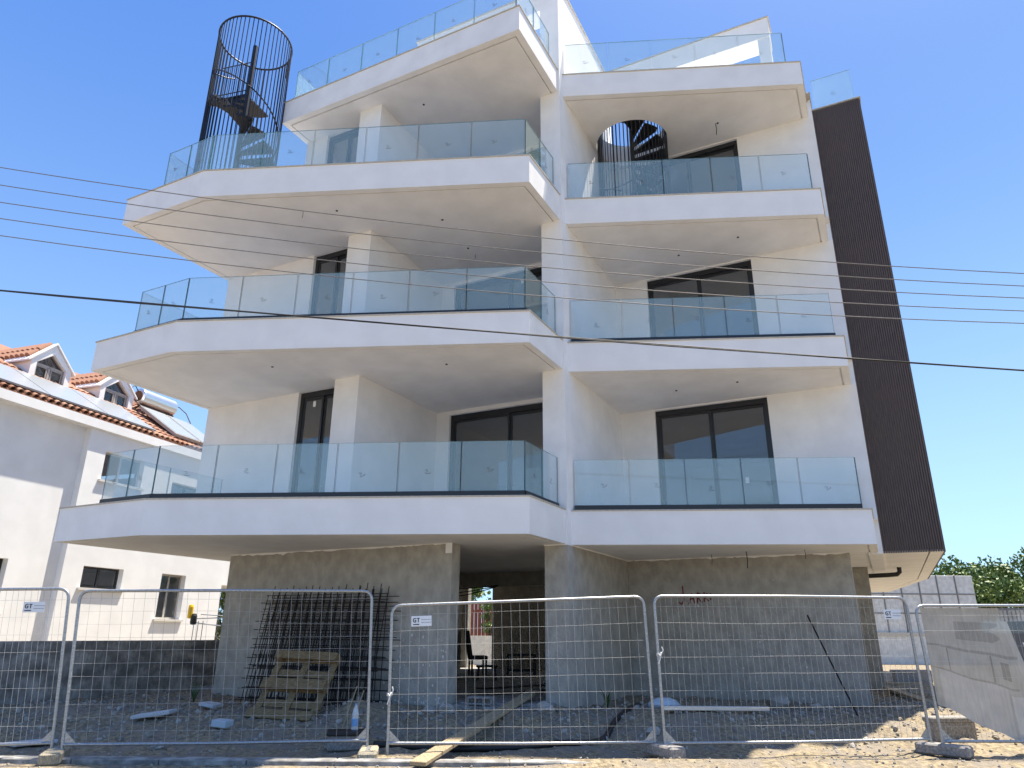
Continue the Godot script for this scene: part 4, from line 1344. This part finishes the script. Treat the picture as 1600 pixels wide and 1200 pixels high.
	# rubble lumps big enough to name
	var lumps := [[4.6, -13.2, 0.24, "pale broken concrete lump at the foot of the right wall, largest one"], [5.0, -12.6, 0.15, "grey broken concrete lump beside the leaning rod"], [-0.95, -11.85, 0.17, "pale broken lump left of the doorway sill"], [0.55, -11.75, 0.19, "pale broken lump at the base of the fin wall"], [-1.25, -12.0, 0.13, "small pale lump at the end of the left wall"], [2.0, -10.9, 0.12, "grey lump on the spoil heap in front of the fin wall"], [-4.5, -10.1, 0.10, "crumpled pale scrap on the ground left of the tub"], [6.3, -14.6, 0.16, "pale lump in the sun behind the right wall"]]
	for e in lumps:
		var o := MeshInstance3D.new()
		o.name = numbered("rubble_lump")
		o.mesh = rock(int(e[0] * 100.0) + 900, M.stone_2)
		add_child(o)
		o.position = Vector3(e[0], ground(e[0], e[1]) + e[2] * 0.2, e[1])
		o.scale = Vector3.ONE * e[2]
		o.rotation = Vector3(0.2, e[0] * 3.0, 0.1)
		o.set_meta("label", e[3])
		o.set_meta("category", "rubble")
		o.set_meta("group", "lumps of rubble")
	# weeds
	for e in [[-5.3, -13.0, "small green weed at the left corner of the bare wall"], [1.62, -12.9, "small green weed in the corner right of the fin wall"]]:
		var wd2 := MB.new()
		var c := Vector3(e[0], ground(e[0], e[1]), e[1])
		for k in 14:
			var an := rng.randf() * TAU
			var ln := rng.randf_range(0.18, 0.36)
			var d := Vector3(cos(an), 0, sin(an))
			var sd := Vector3(-d.z, 0, d.x) * 0.012
			var m1 := c + d * ln * 0.25 + Vector3.UP * ln * 0.7
			var tip := c + d * ln * 0.6 + Vector3.UP * ln * 0.95
			wd2.quad(c - sd, c + sd, m1 + sd, m1 - sd)
			wd2.tri(m1 - sd, m1 + sd, tip)
		single("weed", wd2, M.weed_leaf, e[2], "weed", c, "weeds at the foot of the walls")
	# inside the ground floor: chair, steel stand, low stool
	var ch := Vector3(-0.86, 0.38, -20.3)
	var chair := thing("chair", "dark high-backed chair standing inside the ground floor", "chair", ch, "", 0.25, true)
	part("seat", MB.new().bevel_box(Vector3(0, 0.43, 0), Vector3(0.46, 0.10, 0.46), Basis(), 0.02), M.chair_dark, chair)
	part("backrest", MB.new().obox(Vector3(-0.26, 0.76, 0), Vector3(0.06, 0.70, 0.45), Basis(Vector3(0, 0, 1), 0.16)), M.chair_dark, chair)
	for q in [[-1, -1], [-1, 1], [1, -1], [1, 1]]:
		part("leg", MB.new().bar(Vector3(q[0] * 0.19, 0.0, q[1] * 0.19), Vector3(q[0] * 0.19, 0.39, q[1] * 0.19), 0.045, 0.045, Vector3(0, 0, 1)), M.chair_dark, chair)
	var stn := thing("steel_stand", "dark open steel frame standing inside, right of the chair", "stand", Vector3(0.30, 0.38, -20.3), "", 0.05, true)
	for q in [[-1, -1], [-1, 1], [1, -1], [1, 1]]:
		part("leg", MB.new().bar(Vector3(q[0] * 0.36, 0, q[1] * 0.22), Vector3(q[0] * 0.36, 0.52, q[1] * 0.22), 0.04, 0.04, Vector3(0, 0, 1)), M.black_steel, stn)
	for q in [-1, 1]:
		part("rail", MB.new().bar(Vector3(-0.36, 0.50, q * 0.22), Vector3(0.36, 0.50, q * 0.22), 0.04, 0.04), M.black_steel, stn)
		part("rail", MB.new().bar(Vector3(-0.36, 0.12, q * 0.22), Vector3(0.36, 0.12, q * 0.22), 0.04, 0.04), M.black_steel, stn)
	part("brace", MB.new().bar(Vector3(0, 0.12, -0.2), Vector3(0, 0.5, -0.2), 0.08, 0.04, Vector3(0, 0, 1)), M.black_steel, stn)
	var st2 := thing("trestle", "low dark trestle inside, in front of the chair", "trestle", Vector3(-0.55, 0.38, -18.2), "", 0.1, true)
	part("top", MB.new().bevel_box(Vector3(0, 0.30, 0), Vector3(0.5, 0.05, 0.28), Basis(), 0.01), M.chair_dark, st2)
	for q in [[-1, -1], [-1, 1], [1, -1], [1, 1]]:
		part("leg", MB.new().bar(Vector3(q[0] * 0.22, 0, q[1] * 0.11), Vector3(q[0] * 0.19, 0.28, q[1] * 0.09), 0.04, 0.04, Vector3(0, 0, 1)), M.chair_dark, st2)
	for k in 2:
		var pp := []
		for q in 14:
			var t := q / 13.0
			pp.append(Vector3(lerpf(-0.7, 1.0 + 0.3 * k, t), 0.40, -14.0 - 1.4 * k - 0.9 * t + 0.25 * sin(t * 5.0 + k)))
		single("floor_cable", MB.new().tube(pp, 0.018, 6), M.cable_black, ["black cable nearer the sill on the floor inside the doorway", "black cable farther back on the floor inside the doorway"][k], "cable", pp[0])

func make_far() -> void:
	# behind the ground floor: low wall, red-brown boarded fence, shrub, tree
	single("garden_wall", MB.new().box(Vector3(-6.0, 0.0, -28.4), Vector3(3.5, 1.32, -28.2)), M.precast, "low pale wall seen through the ground floor's rear opening", "wall", Vector3(-1.2, 0.0, -28.3))
	var rf := thing("board_fence", "red-brown boarded fence seen through the rear opening", "fence", Vector3(-1.4, 0, -30.0))
	for k in 26:
		var x := -4.4 + k * 0.155
		part("board", MB.new().box(Vector3(x, 0.4, -30.0), Vector3(x + 0.145, 2.55, -29.97)), M.fence_red, rf)
	part("rail", MB.new().box(Vector3(-4.4, 2.2, -30.06), Vector3(-0.35, 2.3, -30.005)), M.fence_red, rf)
	tree(Vector3(-0.80, 0.3, -29.2), 2.6, Vector3(0.42, 1.0, 0.4), 1.9, 900, 0.10, "shrub", "leafy green shrub in front of the red-brown fence", "shrub", 71, 2)
	tree(Vector3(-2.0, 0.3, -34.0), 4.4, Vector3(0.95, 0.95, 0.9), 3.1, 3000, 0.14, "garden_tree", "green tree above the red-brown fence, seen through the building", "tree", 72, 0)
	# right: precast panel wall on a concrete base, trees behind
	var pw := thing("precast_panel_wall", "pale grey precast panel wall beyond the sunlit sand, right of the building", "wall", Vector3(17.0, 0.3, -32.0))
	part("base_wall", MB.new().box(Vector3(9.0, 0.0, -32.2), Vector3(24.0, 1.42, -31.9)), M.precast, pw)
	part("base_cap", MB.new().box(Vector3(9.0, 1.42, -32.25), Vector3(24.0, 1.56, -31.86)), M.coping_stone, pw)
	for c in 13:
		var x := 9.8 + c * 0.8
		if x > 19.7: continue
		for r in 3:
			var y := 1.56 + r * 0.80
			part("panel", MB.new().bevel_box(Vector3(x + 0.385, y + 0.385, -32.05), Vector3(0.765, 0.765, 0.08), Basis(), 0.012), M.precast, pw)
		part("post", MB.new().box(Vector3(x - 0.025, 1.56, -32.09), Vector3(x + 0.004, 3.95, -31.97)), M.precast_post, pw)
	for r in 2: part("rail", MB.new().box(Vector3(9.8, 2.33 + r * 0.8, -32.09), Vector3(20.18, 2.37 + r * 0.8, -31.985)), M.precast_post, pw)
	var k := 0
	for e in [[Vector3(27.2, 0, -44.0), 7.0, Vector3(3.4, 2.6, 3.0), "round green tree rising beside the brown cladding's foot"], [Vector3(32.6, 0, -45.0), 6.9, Vector3(3.6, 2.7, 3.0), "green tree at the right edge, above the banner"], [Vector3(37.5, 0, -46.0), 7.0, Vector3(3.4, 2.8, 3.0), "green tree just past the picture's right edge"], [Vector3(23.0, 0, -47.0), 6.2, Vector3(3.0, 2.4, 2.6), "green tree mostly hidden behind the precast panels"]]:
		tree(e[0], e[1], e[2], e[1] - e[2].y, 8400, 0.24, "broadleaf_tree", e[3], "tree", 80 + k, 0)
		k += 1
	# plants between house and building
	var yb := Vector3(-9.45, 0.3, -24.5)
	for q in 3:
		var base := yb + Vector3(q * 0.35 - 0.3, 0, -0.5 * q)
		var yc := thing("yucca", ["spiky plant right of the white house's end, lowest of three", "spiky plant right of the white house's end, middle of three", "spiky plant right of the white house's end, tallest of three"][q], "plant", base, "spiky plants behind the boundary wall")
		var top := base + Vector3(0.1, 1.3 + 0.65 * q, 0)
		part("stem", MB.new().tube([base, base + Vector3(0.05, 0.5, 0), top], 0.10, 8, 0.07), M.bark, yc)
		var lv := MB.new()
		for j in 90:
			var an := rng.randf() * TAU
			var el := rng.randf_range(-0.9, 1.3)
			var d := Vector3(cos(an) * cos(el), sin(el), sin(an) * cos(el))
			var sd := d.cross(Vector3.UP).normalized() * 0.03
			var c := top - Vector3(0, rng.randf() * 0.7, 0)
			var ln := rng.randf_range(0.4, 0.7)
			lv.tri(c - sd, c + sd, c + d * ln)
		part("leaves", lv, M.yucca_leaf, yc)
	tree(Vector3(-10.0, 0.3, -26.2), 3.3, Vector3(1.0, 1.5, 0.7), 1.7, 2400, 0.12, "evergreen_bush", "dark leafy bush behind the spiky plants right of the white house", "bush", 75, 1)
	# yellow and black device on thin rods, in front of the house
	var dv := Vector3(-7.55, 0.2, -17.6)
	var t := thing("survey_device", "yellow and black device on thin metal rods in front of the white house", "device", dv)
	part("housing", MB.new().lathe(dv + Vector3(0, 1.50, 0), [Vector2(0.001, 0.0), Vector2(0.055, 0.01), Vector2(0.06, 0.05), Vector2(0.06, 0.26), Vector2(0.045, 0.31), Vector2(0.001, 0.325)], 14), M.yellow_plastic, t)
	part("motor", MB.new().lathe(dv + Vector3(0.10, 1.36, 0.0), [Vector2(0.001, 0), Vector2(0.06, 0.01), Vector2(0.075, 0.06), Vector2(0.07, 0.2), Vector2(0.05, 0.25), Vector2(0.001, 0.26)], 14), M.black_pipe, t)
	for e in [[Vector3(0.1, 1.42, 0), Vector3(0.72, 1.34, -0.1)], [Vector3(0.1, 1.5, 0), Vector3(0.76, 1.53, -0.1)], [Vector3(0.25, 1.6, 0), Vector3(0.75, 1.57, -0.1)]]:
		part("rod", MB.new().tube([dv + e[0], dv + e[1]], 0.012, 6), M.galvanised, t)
	for e in [0.12, 0.22, 0.33]:
		part("leg", MB.new().tube([dv + Vector3(e, 1.45, 0), dv + Vector3(e + 0.02, 0.1, 0.05)], 0.010, 6), M.galvanised, t)

func tree(at: Vector3, height: float, rad: Vector3, cy: float, leaves: int, size: float, called: String, label: String, cat: String, seed_: int, first: int) -> void:
	var t := thing(called, label, cat, at, "broadleaf trees behind the precast wall" if called == "broadleaf_tree" else "")
	var r := RandomNumberGenerator.new()
	r.seed = seed_
	var tk := MB.new()
	var cc := at + Vector3(0, cy, 0)
	tk.tube([at - Vector3(0, 0.2, 0), at + Vector3(0.05, cy * 0.4, 0.0), cc - Vector3(0, rad.y * 0.3, 0)], height * 0.028, 9, height * 0.012)
	var clumps := []
	for k in 26:
		var d := Vector3(r.randfn(), r.randfn() * 0.9, r.randfn()).normalized() * pow(r.randf(), 0.4)
		var c := cc + d * rad * 0.82
		clumps.append([c, r.randf_range(0.22, 0.42) * minf(rad.x, rad.z)])
		if k < 14: tk.tube([at + Vector3(0.03, cy * r.randf_range(0.45, 0.75), 0), (cc + c) * 0.5 - Vector3(0, 0.2 * rad.y, 0), c], height * 0.009, 6, height * 0.002)
	part("trunk", tk, M.bark, t)
	for m in 3:
		var lv := MB.new()
		for k in leaves / 3:
			var cl: Array = clumps[r.randi() % clumps.size()]
			var d := Vector3(r.randfn(), r.randfn(), r.randfn()).normalized() * pow(r.randf(), 0.35)
			var c: Vector3 = cl[0] + d * float(cl[1]) * Vector3(1.15, 0.85, 1.15)
			var nx := Vector3(r.randfn(), r.randfn(), r.randfn()).normalized()
			var ny := nx.cross(Vector3(r.randfn(), r.randfn(), r.randfn())).normalized()
			var s := size * r.randf_range(0.6, 1.3)
			lv.tri(c - nx * s * 0.5, c + ny * s * 0.28, c + nx * s * 0.5)
			lv.tri(c - nx * s * 0.5, c + nx * s * 0.5, c - ny * s * 0.28)
		part("crown", lv, M["leaf_%d" % ((m + first) % 3)], t)

func make_wires() -> void:
	var lab := ["topmost of the five thin power lines crossing in front of the building", "second from the top of the five thin power lines", "middle one of the five thin power lines", "fourth from the top of the five thin power lines", "lowest of the five thin power lines"]
	for i in 5:
		var yl: float = [7.61, 7.33, 7.06, 6.81, 6.55][i]
		var yr: float = [6.06, 5.87, 5.69, 5.50, 5.32][i]
		var pts := []
		for k in 49:
			var x := lerpf(-24.0, 24.0, k / 48.0)
			var t := (x + 7.2) / 14.0
			var y := lerpf(yl, yr, t) - 0.22 * 4.0 * t * (1.0 - t)
			pts.append(Vector3(x, y, -8.5))
		single("power_line", MB.new().tube(pts, 0.007, 6), M.cable_grey, lab[i], "cable", pts[24], "thin overhead power lines")
	for q in 2:
		var pts := []
		for k in 49:
			var x := lerpf(-24.0, 24.0, k / 48.0)
			var t := (x + 6.8) / 13.4
			pts.append(Vector3(x, lerpf(5.69, 4.66, t) - 0.04 * 4.0 * t * (1.0 - t) - q * 0.018 * (0.7 + 0.5 * sin(x * 0.9)), -8.5 + 0.02 * q))
		single("telephone_cable", MB.new().tube(pts, 0.012 if q == 0 else 0.008, 7), M.cable_black, ["thick black cable sagging across below the five thin lines", "thinner black cable running just under the thick black one"][q], "cable", pts[24])

func _ready() -> void:
	rng.seed = 12
	# ---- camera ----
	var cam := Camera3D.new()
	cam.name = "camera"
	add_child(cam)
	cam.fov = rad_to_deg(2.0 * atan(600.0 / 1108.0))
	cam.near = 0.05
	cam.far = 2000.0
	var th := deg_to_rad(19.3)
	var ro := deg_to_rad(0.43)
	var F := Vector3(0, sin(th), -cos(th))
	var U0 := Vector3(0, cos(th), sin(th))
	var Rt := Vector3.RIGHT * cos(ro) + U0 * sin(ro)
	var Up := Vector3.RIGHT * -sin(ro) + U0 * cos(ro)
	cam.transform = Transform3D(Basis(Rt, Up, -F), Vector3(0, 1.45, 0))
	cam.current = true
	# ---- sky, sun, exposure ----
	var to_sun := Vector3(3.35, 12.9, -2.5).normalized()
	var env := Environment.new()
	env.background_mode = Environment.BG_SKY
	env.tonemap_mode = Environment.TONE_MAPPER_LINEAR
	env.tonemap_exposure = 2.5
	env.sdfgi_enabled = true
	env.ssao_enabled = true
	env.ssil_enabled = true
	var sw := 512
	var sh := 256
	var im := Image.create(sw, sh, false, Image.FORMAT_RGBAF)
	for j in sh:
		var el := PI * (0.5 - (j + 0.5) / sh)
		for i in sw:
			var az := TAU * ((i + 0.5) / sw)
			# Godot's panorama: the first column looks towards -z, columns run round by +x
			var d := Vector3(sin(az) * cos(el), sin(el), -cos(az) * cos(el))
			var up := maxf(d.y, 0.0)
			var ang := acos(clampf(d.dot(to_sun), -1.0, 1.0))
			var air := 1.5 * pow(1.0 - up, 2.8) * (0.52 + 0.95 * exp(-ang * ang / 0.7))
			var c := Vector3(0.045, 0.128, 0.385).lerp(Vector3(0.39, 0.60, 0.74), minf(air, 1.0))
			c += Vector3(0.5, 0.5, 0.48) * exp(-ang * ang / 0.02) + Vector3(0.30, 0.30, 0.26) * exp(-ang * ang / 0.17)
			if d.y < 0.0: c = Vector3(0.30, 0.27, 0.22)
			im.set_pixel(i, j, Color(c.x, c.y, c.z, 1.0))
	var pan := PanoramaSkyMaterial.new()
	pan.panorama = ImageTexture.create_from_image(im)
	var sky := Sky.new()
	sky.sky_material = pan
	env.sky = sky
	env.background_energy_multiplier = 0.87
	var we := WorldEnvironment.new()
	we.environment = env
	add_child(we)
	var sun := DirectionalLight3D.new()
	sun.name = "sun"
	add_child(sun)
	sun.look_at_from_position(to_sun * 50.0, Vector3.ZERO, Vector3.FORWARD)
	sun.light_energy = 1.58
	sun.light_color = Color(1.0, 0.96, 0.89)
	sun.light_angular_distance = 0.5
	sun.shadow_enabled = true
	# ---- structure, then things ----
	make_materials()
	make_ground()
	make_building()
	make_house()
	make_boundary()
	make_fence()
	make_stair(-11.4, 8.95, 9.87, 13.07, 14.5, "black spiral staircase in a barred cage on the left terrace", -1.0, 3.35, 0.6, 3.4)
	make_stair(-3.88, 13.83, 9.87, 13.07, 13.9, "black spiral staircase rising through the round hole on the right terrace", -1.0, 4.6, 4.2, 1.6)
	make_site()
	make_far()
	make_wires()
	make_rubble()
